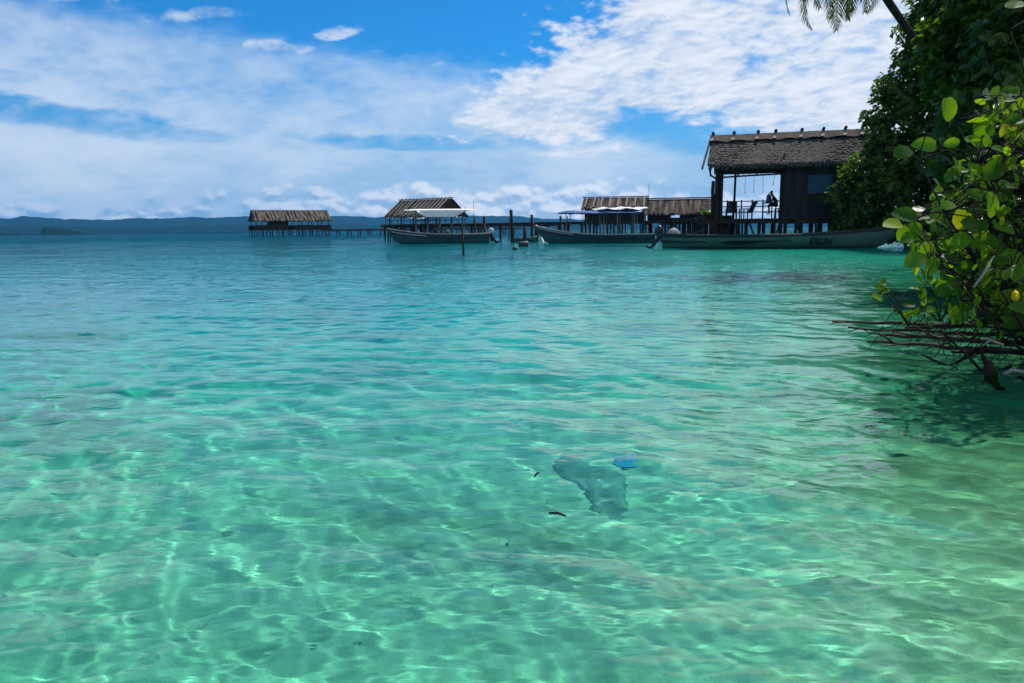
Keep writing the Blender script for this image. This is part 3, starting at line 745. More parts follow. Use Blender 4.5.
# strings with hooks hanging from the veranda beam
for px, zb, zt, dxx, lab in ((744.5, 3.42, 4.36, 0, 'string with a hook, leftmost in the veranda opening'), (753.5, 3.45, 4.36, .02, 'string with a large hook hanging over the lounge chair'),
                          (762.3, 3.42, 4.37, 0, 'string with a hook hanging just left of the blue bottle'), (774, 3.88, 4.38, .1, 'short tilted string hanging above the seated person')):
    p = H(onH(px, 2.5), 2.5, 0); 
    mb = MB(); mb.tube([(p.x, p.y, zt), (p.x - dxx * .5, p.y, (zt + zb) / 2), (p.x - dxx, p.y, zb)], .012, 5)
    s_ = single(mb, 'hanging_string', M['rope'], lab, 'string', 'strings hanging in the veranda opening')
    mb = MB(); mb.tube([(p.x - dxx + .045 * math.sin(q), p.y, zb - .05 - .045 * -math.cos(q)) for q in np.linspace(0, 4.4, 9)], .016, 5); part(mb, 'hook', M['black_paint'], s_)
# ------------------------------------------------------------------ piers and posts
def pier(label, pts, zd, width, spacing, base, rpost, group, slab=.16, boards=True):
    pts = [Vector((p.x, p.y, zd)) for p in pts]
    root = empty('wooden_pier', (pts[0].x, pts[0].y, 0)); tag(root, label, 'pier', group)
    mb = MB(); posts = []
    for a, b in zip(pts[:-1], pts[1:]):
        d_ = (b - a); L = d_.length; e = d_ / L; s_ = Vector((-e.y, e.x, 0)); n = max(1, int(L / .3))
        if boards:
            for i in range(n):
                q = a + e * (L * (i + .5) / n) + Vector((0, 0, random.uniform(-.012, .012)))
                mb.bar(q - s_ * (width / 2 + random.uniform(-.06, .06)), q + s_ * width / 2, L / n - .03, .05)
        for o_ in (-.38, .38): mb.bar(a + s_ * width * o_ - Vector((0, 0, .03 + slab / 2 + .005)), b + s_ * width * o_ - Vector((0, 0, .03 + slab / 2 + .005)), .12, slab)
        k_ = max(1, round(L / spacing))
        for i in range(k_):
            q = a + e * (L * (i + random.uniform(.35, .65)) / k_)
            for o_ in (-.42, .42): posts.append(q + s_ * width * o_ + e * random.uniform(-.25, .25))
            mb.bar(q - s_ * width * .5 - Vector((0, 0, .12 + slab)), q + s_ * width * .5 - Vector((0, 0, .12 + slab)), .12, .12)
    part(mb, 'deck', M['old_wood'], root)
    for q in posts:
        m2 = MB(); m2.post(q, base, zd - .05 + random.choice((0, 0, 0, .0)), rpost * random.uniform(.8, 1.2), 7, (random.uniform(-.12, .12), 0)); part(m2, 'post', M['dark_wood'], root, True)
    return root
g0 = 'wooden piers on posts'
pier('long wooden pier running behind the moored boats to the stilt house', [at(718, 220, 53.5), at(700, 220, 70), at(672, 220, 82.5), at(560, 220, 87), at(440, 220, 100), at(385, 220, 106)], 1.98, 2.0, 1.7, -3, .1, g0, .22)
pier('low far jetty with thin posts leading to the distant shelter', [at(322, 230, 254), at(420, 230, 246), at(520, 230, 240)], 2.0, 2.6, 3.6, -5, .19, g0, .45, False)
gp = 'mooring posts by the pier'
def mooring(px, ytop, D, r_, lean, label, zb=-2.5):
    zt = at(px, ytop, D).z; p = at(px, 230, D); mb = MB(); mb.post(p, zb, zt, r_, 9, lean)
    return single(mb, 'mooring_post', M['dark_wood'], label, 'post', gp, True)
mooring(484.3, 216, 84, .15, (0, 0), 'dark thick post rising just behind the white outboard motors')
mooring(474.6, 217.5, 92, .13, (0, 0), 'short dark post left of the thick post behind the white motors')
mooring(513.2, 209.8, 80, .17, (-.18, 0), 'tallest dark mooring post, standing midway between the two awning boats')
mooring(532.3, 214.8, 84, .15, (-.05, 0), 'dark mooring post close to the bow of the blue tarp boat')
mooring(509, 218.2, 90, .06, (0, 0), 'thin pole left of the tallest mooring post')
mooring(560.6, 216, 84, .12, (0, 0), 'short post above the pier left of the blue tarp')
mooring(567.3, 216, 84, .05, (0, 0), 'thin pole above the pier at the tip of the blue tarp')
mooring(525, 228, 62, .15, (0, 0), 'stubby post rising from the floating dark drum')
mooring(463.7, 232.3, 40, .055, (-.06, 0), 'lone thin stake standing in open water in front of the white awning boat', -1.5)
p = at(523.5, 246.6, 58); mb = MB(); mb.tube([(p.x - .36, p.y, .1), (p.x - .35, p.y, .1), (p.x - .3, p.y, .1), (p.x + .3, p.y, .12), (p.x + .35, p.y, .12), (p.x + .36, p.y, .12)], [.2, .27, .29, .29, .27, .2], 14)
single(mb, 'drum_float', M['barrel'], 'dark drum floating at the foot of a stubby post', 'drum', smooth=True)
p = at(515, 250.5, 48.5); mb = MB(); mb.tube([(p.x, p.y, z) for z in (-.12, -.1, -.03, .06, .14, .2, .22)], [.02, .1, .16, .18, .15, .08, .02], 12)
single(mb, 'buoy', M['barrel'], 'small round dark buoy floating alone in front of the drum', 'buoy', smooth=True)

# ------------------------------------------------------------------ boats
class Hull:
    """lofted open longboat; u 0 stern .. 1 bow, local x forward, y to port"""
    def __init__(s, stern, bow, beam, fmid, fbow, fstern, draft=.28):
        s.p0 = Vector((stern.x, stern.y, 0)); d_ = Vector((bow.x, bow.y, 0)) - s.p0; s.L = d_.length; s.ex = d_ / s.L; s.ey = Vector((-s.ex.y, s.ex.x, 0))
        s.B, s.fm, s.fb, s.fs, s.dr = beam, fmid, fbow, fstern, draft
    def half(s, u): return s.B / 2 * (.74 + .26 * math.sin(min(1, u / .45) * math.pi / 2)) * (1 if u < .5 else max(0.012, math.cos((u - .5) / .5 * math.pi / 2) ** .62))
    def sheer(s, u): return s.fm + (s.fb - s.fm) * max(0, (u - .3) / .7) ** 2.4 + (s.fs - s.fm) * max(0, (.3 - u) / .3) ** 2
    def keel(s, u): return -s.dr + (0 if u < .78 else (s.dr + s.fb * .80) * ((u - .78) / .22) ** 2.1)
    def rake(s, u): return 0 if u < .85 else .0
    def pt(s, u, v, side, off=0.):
        """v 0 keel .. 1 gunwale"""
        zk, zs = s.keel(u), s.sheer(u); h = s.half(u); z = zk + (zs - zk) * v
        wdt = h * (1 - (1 - v) ** 2.6) ** .75 if v > 0 else 0
        wdt *= .86 + .14 * v
        return s.p0 + s.ex * (s.L * u) + s.ey * (side * (wdt + off)) + Vector((0, 0, z))
    def atz(s, u, z, side, off=0.):
        zk, zs = s.keel(u), s.sheer(u); return s.pt(u, min(1, max(0, (z - zk) / max(.02, zs - zk))), side, off)
    def shell(s, off=0., nu=44, nv=9, u1=1.):
        mb = MB(); prof = [(i / nv) for i in range(nv + 1)]
        vs = []; cols = [(v, -1) for v in prof[::-1]] + [(v, 1) for v in prof[1:]]
        for i in range(nu + 1):
            for v, sd_ in cols: vs.append(s.pt(u1 * i / nu, v, sd_, off))
        k_ = len(cols); fs = []
        for i in range(nu):
            for j in range(k_ - 1): fs.append((i * k_ + j, i * k_ + j + 1, i * k_ + k_ + j + 1, i * k_ + k_ + j))
        fs.append(tuple(range(k_ - 1, -1, -1)))
        return mb.add(vs, fs)
    def band(s, z0, z1, u0, u1, off=.012, n=40, sides=(1, -1), fz=None):
        """painted band lying on the hull side between two heights (functions of u allowed)"""
        mb = MB()
        for sd_ in sides:
            vs = []
            for i in range(n + 1):
                u = u0 + (u1 - u0) * i / n
                a, b = (z0(u) if callable(z0) else z0), (z1(u) if callable(z1) else z1)
                vs += [s.atz(u, a, sd_, off), s.atz(u, (a + b) / 2, sd_, off), s.atz(u, b, sd_, off)]
            for i in range(n): mb.f += []
            fs = []
            for i in range(n):
                for j in (0, 1): fs.append((3 * i + j, 3 * i + 3 + j, 3 * i + 4 + j, 3 * i + 1 + j))
            mb.add(vs, fs)
        return mb
def outboard(h, root, side, cowl_mat, sz=1.):
    """motor clamped on the transom"""
    c = h.p0 - h.ex * .16 + h.ey * side; z0 = h.sheer(0)
    mb = MB(); mb.tube([c - h.ex * dx_ + Vector((0, 0, z)) for z, dx_ in ((.02, .62), (.25, .36), (z0 - .05, 0))], [.07, .10, .13], 8)
    mb.tube([c - h.ex * dx_ + Vector((0, 0, z)) for z, dx_ in ((.0, .40), (.05, .55), (.12, .74), (.15, .86))], [.03, .08, .09, .03], 8)
    mb.bar(c + h.ex * .02 + Vector((0, 0, z0 - .02)), c + h.ex * .26 + Vector((0, 0, z0 - .02)), .22, .16)
    mo = part(mb, 'outboard_motor', M['motor_dark'], root)
    mb = MB(); q = c - h.ex * .03
    mb.tube([q + Vector((0, 0, z0 + z)) - h.ex * dx_ for z, dx_ in ((.0, 0), (.06, .01), (.26 * sz, .03), (.42 * sz, .02), (.5 * sz, 0), (.53 * sz, 0))], [.14, .19 * sz, .21 * sz, .19 * sz, .11, .02], 12)
    part(mb, 'cowl', cowl_mat, mo, True)
    mb = MB(); mb.tube([c + h.ex * .1 + Vector((0, 0, z0 + .12)), c + h.ex * .75 + Vector((0, 0, z0 + .2))], .022, 6); part(mb, 'tiller', M['motor_dark'], mo)
def boat(label, h, hullm, innerm, rimm, thwarts=(.2, .36, .52, .68)):
    root = empty('longboat', h.p0 + h.ex * h.L / 2); tag(root, label, 'boat', 'longboats moored by the pier')
    hull = part(h.shell(), 'hull', hullm, root, True)
    inn = h.shell(-.05); inn.f = [tuple(reversed(f)) for f in inn.f]; inn.v = [(a, b, c + .035) for a, b, c in inn.v]
    part(inn, 'lining', innerm, hull, True)
    mb = MB()
    for sd_ in (1, -1): mb.tube([h.pt(i / 40, 1, sd_, -.02) + Vector((0, 0, .02)) for i in range(41)], .05, 6)
    mb.bar(h.pt(0, 1, 1) + Vector((0, 0, .02)), h.pt(0, 1, -1) + Vector((0, 0, .02)), .12, .06)
    mb.tube([h.pt(.93, 1, 1) + Vector((0, 0, .05)), h.pt(.93, 1, -1) + Vector((0, 0, .05))], .05, 6)
    part(mb, 'gunwale', rimm, root)
    for u in thwarts:
        mb = MB(); z = h.sheer(u) - .16; a, b = h.atz(u, z, 1, -.07), h.atz(u, z, -1, -.07); mb.bar(a, b, .26, .04); part(mb, 'thwart', innerm, root)
    mb = MB(); vs = []
    for i in range(9):
        u = .8 + .19 * i / 8; vs += [h.pt(u, .96, 1, -.03), h.pt(u, .96, -1, -.03)]
    mb.add(vs, [(2 * i, 2 * i + 1, 2 * i + 3, 2 * i + 2) for i in range(8)]); part(mb, 'foredeck', innerm, root)
    return root, hull
def canopy(h, root, u0, u1, zc, ze_, halfw, mat, uend=None, wave=.0, poles=4, name='awning', nose=.0, tail=.0, pole_mat=None):
    """stretched cloth roof, crowned along the middle, on poles; nose and tail taper to points"""
    n, k_ = 26, 9; top = []
    for i in range(n + 1):
        q = i / n; u = u0 + (u1 - u0) * q
        tp = 1.
        if nose and q > 1 - nose: tp = max(.06, (1 - q) / nose)
        if tail and q < tail: tp = max(.06, q / tail)
        for j in range(k_ + 1):
            y_ = -1 + 2 * j / k_
            z = ze_ + (zc - ze_) * (1 - abs(y_) ** 1.7) * (.35 + .65 * tp) + wave * math.sin(q * 17 + y_ * 2) + wave * .5 * math.sin(q * 41 + y_ * 5) - .05 * math.sin(math.pi * ((q * poles) % 1)) * abs(y_)
            top.append(h.p0 + h.ex * (h.L * u) + h.ey * (halfw * tp * y_) + Vector((0, 0, z)))
    m_ = len(top); vs = top + [p - Vector((0, 0, .02)) for p in top]; fs = []
    K = k_ + 1
    for i in range(n):
        for j in range(k_):
            a = i * K + j; fs += [(a, a + K, a + K + 1, a + 1), (m_ + a, m_ + a + 1, m_ + a + K + 1, m_ + a + K)]
    for i in range(n):
        for j in (0, k_): a = i * K + j; fs.append((a, a + K, m_ + a + K, m_ + a))
    for i in (0, n):
        for j in range(k_): a = i * K + j; fs.append((a, a + 1, m_ + a + 1, m_ + a))
    mb = MB(); mb.add(vs, fs); aw = part(mb, name, mat, root, True)
    for i in range(poles):
        u = u0 + (u1 - u0) * (.06 + max(tail, .02) + (.9 - nose - tail) * i / (poles - 1))
        for sd_ in (1, -1):
            b = h.pt(min(.95, max(.02, u)), 1, sd_, -.06); c = h.p0 + h.ex * (h.L * u) + h.ey * (sd_ * halfw * .93)
            mb = MB(); mb.tube([b, (c.x, c.y, ze_ + .03)], .028, 6); part(mb, 'awning_pole', pole_mat or M['inner_grey'], root)
    return aw

# white awning boat
h1 = Hull(at(489, 240, 77), at(387.5, 240, 75.5), 1.9, .86, 1.45, .9)
b1, hu = boat('teal longboat under a white awning with two white topped outboard motors', h1, M['hull_teal'], M['inner_grey'], M['rim_cream'])
part(h1.band(lambda u: h1.sheer(u) - .46, lambda u: h1.sheer(u) - .04, .0, .97), 'stripe', M['hull_navy'], hu)
part(h1.band(lambda u: h1.sheer(u) - .26, lambda u: h1.sheer(u) - .18, .62, .96, .02), 'stripe', M['rim_cream'], hu)
canopy(h1, b1, .14, .83, 3.25, 3.12, 1.15, M['white_cloth'], poles=5, nose=.12, tail=.1)
for sd_ in (1, -1):                                    # side cloths let down from the awning edge
    mb = MB(); n = 24; vs = []
    for i in range(n + 1):
        q = i / n; u = .25 + .47 * q; dep = .62 * min(1, q * 5, (1 - q) * 5) ** .7
        p = h1.p0 + h1.ex * (h1.L * u) + h1.ey * (sd_ * 1.15)
        for k_ in range(5): vs.append(p + h1.ey * (sd_ * .16 * k_ / 4 + .02 * math.sin(q * 40 + k_)) + Vector((0, 0, 3.10 - dep * k_ / 4)))
    n0 = len(vs); vs += [v + h1.ey * (-.015 * sd_) for v in vs]
    fs = [(i * 5 + j, i * 5 + 5 + j, i * 5 + 6 + j, i * 5 + 1 + j) for i in range(n) for j in range(4)]
    mb.add(vs, fs + [tuple(n0 + x_ for x_ in reversed(f)) for f in fs]); part(mb, 'awning_side', M['white_cloth'], b1, True)
outboard(h1, b1, .36, M['motor_white']); outboard(h1, b1, -.36, M['motor_white'])
mb = MB(); mb.tube([h1.pt(.14, 1, -1), h1.pt(.14, 1, -1) + Vector((.02, 0, 3.3))], .018, 5); part(mb, 'antenna', M['motor_dark'], b1)
mb = MB(); mb.tube([h1.pt(.24, 1, 1), h1.pt(.24, 1, 1) + Vector((0, 0, 2.6))], .02, 5); part(mb, 'antenna', M['motor_dark'], b1)
gpers = 'people sitting under the white awning'
for u, yaw, lab, sh, tr in ((.40, 180, 'person in a pale shirt sitting rearmost under the white awning', M['cloth_pale'], M['cloth_blue']), (.52, 175, 'person in a dark blue shirt sitting in the middle of the white awning boat', M['cloth_blue'], M['cloth_dark']), (.645, 185, 'person in a dark red shirt sitting nearest the bow under the white awning', M['cloth_red'], M['cloth_dark'])):
    p = h1.p0 + h1.ex * (h1.L * u); seated_person(Vector((p.x, p.y, .32)), R(yaw), .5, lab, gpers, sh, tr, .1)

# blue tarp boat
h2 = Hull(at(655, 240, 67), at(535.5, 240, 69.5), 1.9, .72, 1.52, .74)
b2, hu = boat('dark blue longboat under a sagging blue tarp with a white sheet on top', h2, M['hull_teal'], M['inner_grey'], M['rim_cream'])
part(h2.band(lambda u: h2.sheer(u) - .42, lambda u: h2.sheer(u) - .04, .0, .97), 'stripe', M['hull_navy'], hu)
part(h2.band(lambda u: h2.sheer(u) - .14, lambda u: h2.sheer(u) - .08, .66, .97, .02), 'stripe', M['rim_cream'], hu)
canopy(h2, b2, .1, .82, 2.78, 2.55, 1.2, M['blue_tarp'], poles=5, nose=.12, wave=.02)
canopy(h2, b2, .06, .52, 3.0, 2.86, .85, M['white_cloth'], poles=3, wave=.05, name='white_sheet', tail=.2, nose=.2)
outboard(h2, b2, 0, M['motor_dark'], 1.2)
mb = MB(); mb.tube([h2.pt(.05, 1, 1), h2.pt(.05, 1, 1) + Vector((.0, 0, 4.1))], .016, 5); part(mb, 'antenna', M['ridge_brown'], b2)

# pale longboat with lettering
h3 = Hull(at(663, 240, 48.6), at(906, 240, 45.2), 1.9, .74, 1.2, .86)
b3, hu = boat('long pale green open boat with black lettering moored before the stilt house', h3, M['hull_pale'], M['inner_grey'], M['hull_dark'])
part(h3.band(lambda u: -.05, lambda u: h3.sheer(u) - .03, .0, .19), 'stripe', M['hull_dark'], hu)
part(h3.band(lambda u: h3.sheer(u) - .12, lambda u: h3.sheer(u) - .005, .19, .97), 'stripe', M['hull_dark'], hu)
for k_ in range(3): part(h3.band(.32 - k_ * .12, .345 - k_ * .12, .12, .225, .02), 'stripe', M['hull_pale'], hu)
q_ = lambda u: (u - .24) / .30
part(h3.band(lambda u: .36 + .05 * q_(u) - .20 * math.sin(math.pi * min(1, max(0, 1 - q_(u)) ** 2)) * .8, lambda u: .46 + .10 * max(0, q_(u)) - .10 * (1 - min(1, q_(u) * 3)) ** 2 - .12 * q_(u), .24, .54, .02), 'swoosh', M['black_paint'], hu)
# lettering on the side that faces the shore visitor
side = -1 if h3.ey.y > 0 else 1
tc = bpy.data.curves.new('lettering', 'FONT'); tc.body = 'ERLIN'; tc.size = .55; tc.shear = .28; tc.extrude = .004; tc.offset = .015; tc.space_character = 1.0
to = bpy.data.objects.new('lettering_curve', tc); COL.objects.link(to)
me = bpy.data.meshes.new_from_object(to.evaluated_get(bpy.context.evaluated_depsgraph_get())); bpy.data.objects.remove(to); me.materials.clear(); me.materials.append(M['black_paint'])
n = len(me.vertices); cv = np.empty(n * 3, np.float32); me.vertices.foreach_get('co', cv); cv = cv.reshape(-1, 3)
wd_ = cv[:, 0].max() - cv[:, 0].min(); q = (at(807.5, 243, 1.) - CAM).x; u_start = ((q * h3.p0.y - h3.p0.x) / (h3.ex.x - q * h3.ex.y)) / h3.L
off = wl(hu); want = 1.28 / wd_
for i, v in enumerate(me.vertices):
    u = u_start + (cv[i, 0] - cv[:, 0].min()) * want / h3.L
    p = h3.atz(u, .20 + cv[i, 1] * .98, side, .02 + cv[i, 2]); v.co = p - off
lo = bpy.data.objects.new('lettering', me); COL.objects.link(lo); lo.parent = hu
outboard(h3, b3, 0, M['motor_dark'], 1.0)
mb = MB(); c = h3.p0 + h3.ex * .62
for i in range(1): mb.tube([c + Vector((0, 0, z)) for z in (.5, .72, .9, 1.06, 1.18, 1.24)], [.42, .44, .40, .3, .17, .03], 14, .14)
single(mb, 'covered_load', M['tarp_grey'], 'lumpy grey covered load in the stern of the lettered boat', 'load', smooth=True)

# small dinghy and ladder by the pier
hd = Hull(at(514, 240, 84), at(537, 240, 82.5), 1.0, .36, .5, .36, .12)
bd, _ = boat('small pale dinghy tied under the pier between two mooring posts', hd, M['hull_pale'], M['inner_grey'], M['rim_cream'], (.3, .6))
a, b = at(545.3, 242, 74), at(536.5, 226.5, 76)
root = empty('ladder', (a.x, a.y, 0)); tag(root, 'pale wooden ladder leaning at the bow of the blue tarp boat', 'ladder')
for s_ in (-.2, .2): mb = MB(); mb.bar((a.x, a.y + s_, -.4), (b.x, b.y + s_, 1.62), .11); part(mb, 'rail', M['rim_cream'], root)
for i in range(6):
    q = (i + .7) / 6.5; mb = MB(); mb.bar((a.x + (b.x - a.x) * q, a.y + (b.y - a.y) * q - .2, -.4 + 2.02 * q), (a.x + (b.x - a.x) * q, a.y + (b.y - a.y) * q + .2, -.4 + 2.02 * q), .06); part(mb, 'rung', M['rim_cream'], root)
# lime kayak on the pier
c = at(708, 214, 54.5); mb = MB(); z0 = 2.02
n = 14; vs = []
for i in range(n + 1):
    q = i / n; hw = .36 * math.sin(math.pi * min(.985, max(.015, q))) ** .6; ht = .34; zk = z0 + .2 * abs(2 * q - 1) ** 2.5
    P = c.x - .1 + 1.0 * (q - .5); Y = c.y + 2.3 * (q - .5)
    for ang in np.linspace(0, 2 * math.pi, 10, endpoint=False): vs.append((P + hw * math.cos(ang), Y, zk + ht / 2 * (1 + math.sin(ang)) * (.4 + .6 * math.sin(math.pi * min(.98, max(.02, q))) ** .5)))
fs = [(i * 10 + j, i * 10 + (j + 1) % 10, i * 10 + 10 + (j + 1) % 10, i * 10 + 10 + j) for i in range(n) for j in range(10)] + [tuple(range(9, -1, -1)), tuple(n * 10 + j for j in range(10))]
mb.add(vs, fs); single(mb, 'kayak', M['lime'], 'lime green kayak lying on the pier left of the stilt house', 'kayak', smooth=True)

# mooring ropes
def rope(label, a, b, sag):
    a, b = Vector(a), Vector(b); mb = MB(); mb.tube([a.lerp(b, i / 10) - Vector((0, 0, sag * math.sin(math.pi * i / 10))) for i in range(11)], .022, 5)
    single(mb, 'mooring_rope', M['rope'], label, 'rope', 'mooring ropes of the longboats')
q = h2.pt(.97, 1, -1); pq = at(532.3, 225, 84); rope('slack rope from the bow of the blue tarp boat to a pier post', q, (pq.x + .1, pq.y - .17, 2.0), .25)
q = h1.pt(.03, 1, 1); pq = at(484.3, 225, 84); rope('rope from the stern of the white awning boat to the thick post', q, (pq.x, pq.y - .16, 1.9), .15)
q = h3.pt(.06, 1, 1); rope('rope from the stern of the lettered boat up to the stilt house deck', q, H(.5, 2.75, 1.5), .2)
# ------------------------------------------------------------------ vegetation
def leaf_mat(name, c1, c2, trans, rough=.35, spec=.5, tcol=(1.5, 1.7, .5), tscale=1., aged=False):
    """leaf: reflects a little, glows when the sun is behind it"""
    m, t, b = new_mat(name)
    oi = t.node('ShaderNodeNewGeometry').outputs['Random Per Island']
    n = t.noise(t.coord(), 1.3 * tscale, 3, .6)
    f = t.add(t.mul(oi, .7), t.mul(n, .4))
    col = t.mix(t.ss(f, .2, .9), c1, c2)
    if aged:                                          # a few yellowing leaves, brown blemishes
        col = t.mix(t.mul(t.ss(oi, .93, .96), .8), col, (.34, .28, .03))
        col = t.mix(t.mul(t.ss(t.noise(t.coord(), 38., 3, .6), .64, .70), .7), col, (.10, .07, .02))
    t.set(b.inputs['Base Color'], col); b.inputs['Roughness'].default_value = rough; b.inputs['Specular IOR Level'].default_value = spec
    tr = t.node('ShaderNodeBsdfTranslucent')
    mc = t.node('ShaderNodeMix', data_type='RGBA', blend_type='MULTIPLY'); mc.inputs[0].default_value = 1.; t.l.new(col, mc.inputs[6]); mc.inputs[7].default_value = (*tcol, 1)
    t.l.new(mc.outputs[2], tr.inputs['Color'])
    mx = t.node('ShaderNodeMixShader'); mx.inputs[0].default_value = trans
    t.l.new(b.outputs[0], mx.inputs[1]); t.l.new(tr.outputs[0], mx.inputs[2]); t.l.new(mx.outputs[0], m.node_tree.nodes['Material Output'].inputs['Surface'])
    return m
M['leaf_tree'] = leaf_mat('leaf_tree', (.045, .095, .014), (.11, .19, .026), .52, .30, .4)
M['leaf_near'] = leaf_mat('leaf_near', (.040, .085, .012), (.09, .16, .02), .44, .30, .4)
M['leaf_big'] = leaf_mat('leaf_big', (.022, .066, .005), (.10, .18, .011), .60, .5, .25, (2.9, 2.7, .6), 5., True)
M['frond'] = leaf_mat('frond', (.05, .10, .018), (.16, .16, .04), .45, .5, .3, (1.4, 1.4, .7))
M['bark'] = mat_basic('bark', (.13, .11, .09), (.05, .042, .035), .9, 6, (1, 1, .3), .8, .03, .1)
M['bark_dark'] = mat_basic('bark_dark', (.045, .036, .03), (.02, .016, .013), .9, 8, (1, 1, .3), .8, .03, .1)
M['branch_red'] = mat_basic('branch_red', (.11, .05, .036), (.045, .026, .02), .75, 7, bump=.5, spec=.3)
M['twig_pale'] = mat_basic('twig_pale', (.45, .42, .38), (.28, .25, .22), .8, 9, bump=.4)

def leaves_mesh(P, D_, N_, size, aspect=.55, fold=.18, seed=0, rnd=.3):
    """P roots, D_ leaf directions, N_ normals -> folded six-point leaves (two quads each)"""
    rg = np.random.default_rng(seed); n = len(P)
    D_ = D_ / np.linalg.norm(D_, axis=1, keepdims=True)
    S_ = np.cross(D_, N_); S_ /= np.maximum(1e-6, np.linalg.norm(S_, axis=1, keepdims=True)); N2 = np.cross(S_, D_)
    ln = (size * rg.uniform(1 - rnd, 1 + rnd, n))[:, None]; w = ln * aspect * .5
    b = P; tip = P + D_ * ln - N2 * ln * .12
    l1 = P + D_ * ln * .34 + S_ * w + N2 * w * fold; l2 = P + D_ * ln * .74 + S_ * w * .82 + N2 * w * fold * .7 - N2 * ln * .04
    r1 = P + D_ * ln * .34 - S_ * w + N2 * w * fold; r2 = P + D_ * ln * .74 - S_ * w * .82 + N2 * w * fold * .7 - N2 * ln * .04
    V = np.stack([b, l1, l2, tip, r2, r1], 1).reshape(-1, 3)
    i = np.arange(n)[:, None] * 6
    F = np.concatenate([i + np.array([[0, 3, 2, 1]]), i + np.array([[0, 5, 4, 3]])], 0)
    return V, F
def rand_dirs(n, rg):
    v = rg.normal(size=(n, 3)); return v / np.linalg.norm(v, axis=1, keepdims=True)
def crown_leaves(lobes, clusters_per, per_cluster, size, seed, shell=.55, squash=.85):
    """leaf rosettes spread through uneven lobes; lobes = (centre, radius)"""
    rg = np.random.default_rng(seed); Ps, Ds, Ns = [], [], []; tips = []
    for c, r_ in lobes:
        n = int(clusters_per * (r_ ** 2)); dv = rand_dirs(n, rg)
        bumpy = 1 + .30 * np.sin(dv[:, 0] * 5 + r_ * 9) * np.sin(dv[:, 2] * 6 + c[0]) + .14 * rg.normal(size=n)
        rad = r_ * (shell + (1 - shell) * rg.random(n) ** .6) * bumpy
        cen = np.array(c)[None] + dv * rad[:, None] * np.array([1, 1, squash])
        tips.append(cen)
        for k_ in range(n):
            out = dv[k_] * .7 + np.array([0, 0, .55]) + rg.normal(size=3) * .25; out /= np.linalg.norm(out)
            m_ = per_cluster + rg.integers(-2, 3); d2 = rand_dirs(m_, rg); d2 -= out * (d2 @ out)[:, None]; d2 /= np.linalg.norm(d2, axis=1, keepdims=True)
            d2 = d2 + out * rg.uniform(.05, .7, m_)[:, None]
            Ps.append(np.repeat(cen[k_][None], m_, 0) + d2 * size * .12 + rg.normal(size=(m_, 3)) * size * .18); Ds.append(d2); Ns.append(np.repeat(out[None], m_, 0) + rg.normal(size=(m_, 3)) * .35)
    P, D_, N_ = map(np.concatenate, (Ps, Ds, Ns))
    return P, D_, N_, tips
def limb_path(a, b, sag=.1, n=6, jit=.06):
    a, b = Vector(a), Vector(b); L = (b - a).length; pts = []
    for i in range(n + 1):
        q = i / n; p = a.lerp(b, q); p.z += sag * L * math.sin(math.pi * q)
        if 0 < i < n: p += Vector((random.uniform(-1, 1), random.uniform(-1, 1), random.uniform(-1, 1))) * jit * L
        pts.append(p)
    return pts
def tree(label, base, lobes, clusters_per, per_cluster, size, leafm, trunk_r, group, seed, aspect=.55):
    root = empty('broadleaf_tree', base); tag(root, label, 'tree', group); off = np.array(wl(root))
    P, D_, N_, tips = crown_leaves(lobes, clusters_per, per_cluster, size, seed)
    keep = P[:, 2] > .06
    V, F = leaves_mesh(P[keep] - off, D_[keep], N_[keep], size, aspect, seed=seed)
    o = np_mesh('crown', V, F, leafm, root, False)
    mb = MB(); top = Vector(base) + Vector((random.uniform(-.5, .5), 0, max(c[2] for c, _ in lobes) * .62))
    tp = limb_path(base, top, 0, 8, .02); mb.tube(tp, [trunk_r * (1.25 - .75 * i / 8) for i in range(9)], 10, .05)
    part(mb, 'trunk', M['bark_dark'], root, True)
    for c, r_ in lobes:
        q = max(2, min(7, int(8 * max(0, (c[2] - base[2]) * .6) / max(1, top.z - base[2])))); s_ = tp[q]
        mb = MB(); mid_ = limb_path(s_, c, -.04, 6, .05); mb.tube(mid_, [trunk_r * .42 * (1 - .75 * i / 6) for i in range(7)], 7, .05)
        for k_ in range(5):
            e = Vector(c) + Vector(rand_dirs(1, RNG)[0]) * r_ * .8
            lp = limb_path(mid_[random.choice((3, 4, 5))], e, .05, 4, .06); mb.tube(lp, [trunk_r * .14 * (1 - .7 * i / 4) for i in range(5)], 5)
        part(mb, 'limb', M['bark_dark'], root, True)
    return root
def lob(px, py, D, rpx): return (tuple(at(px, py, D)), rpx * D / FPX)
gt = 'broadleaf trees on the right shore'
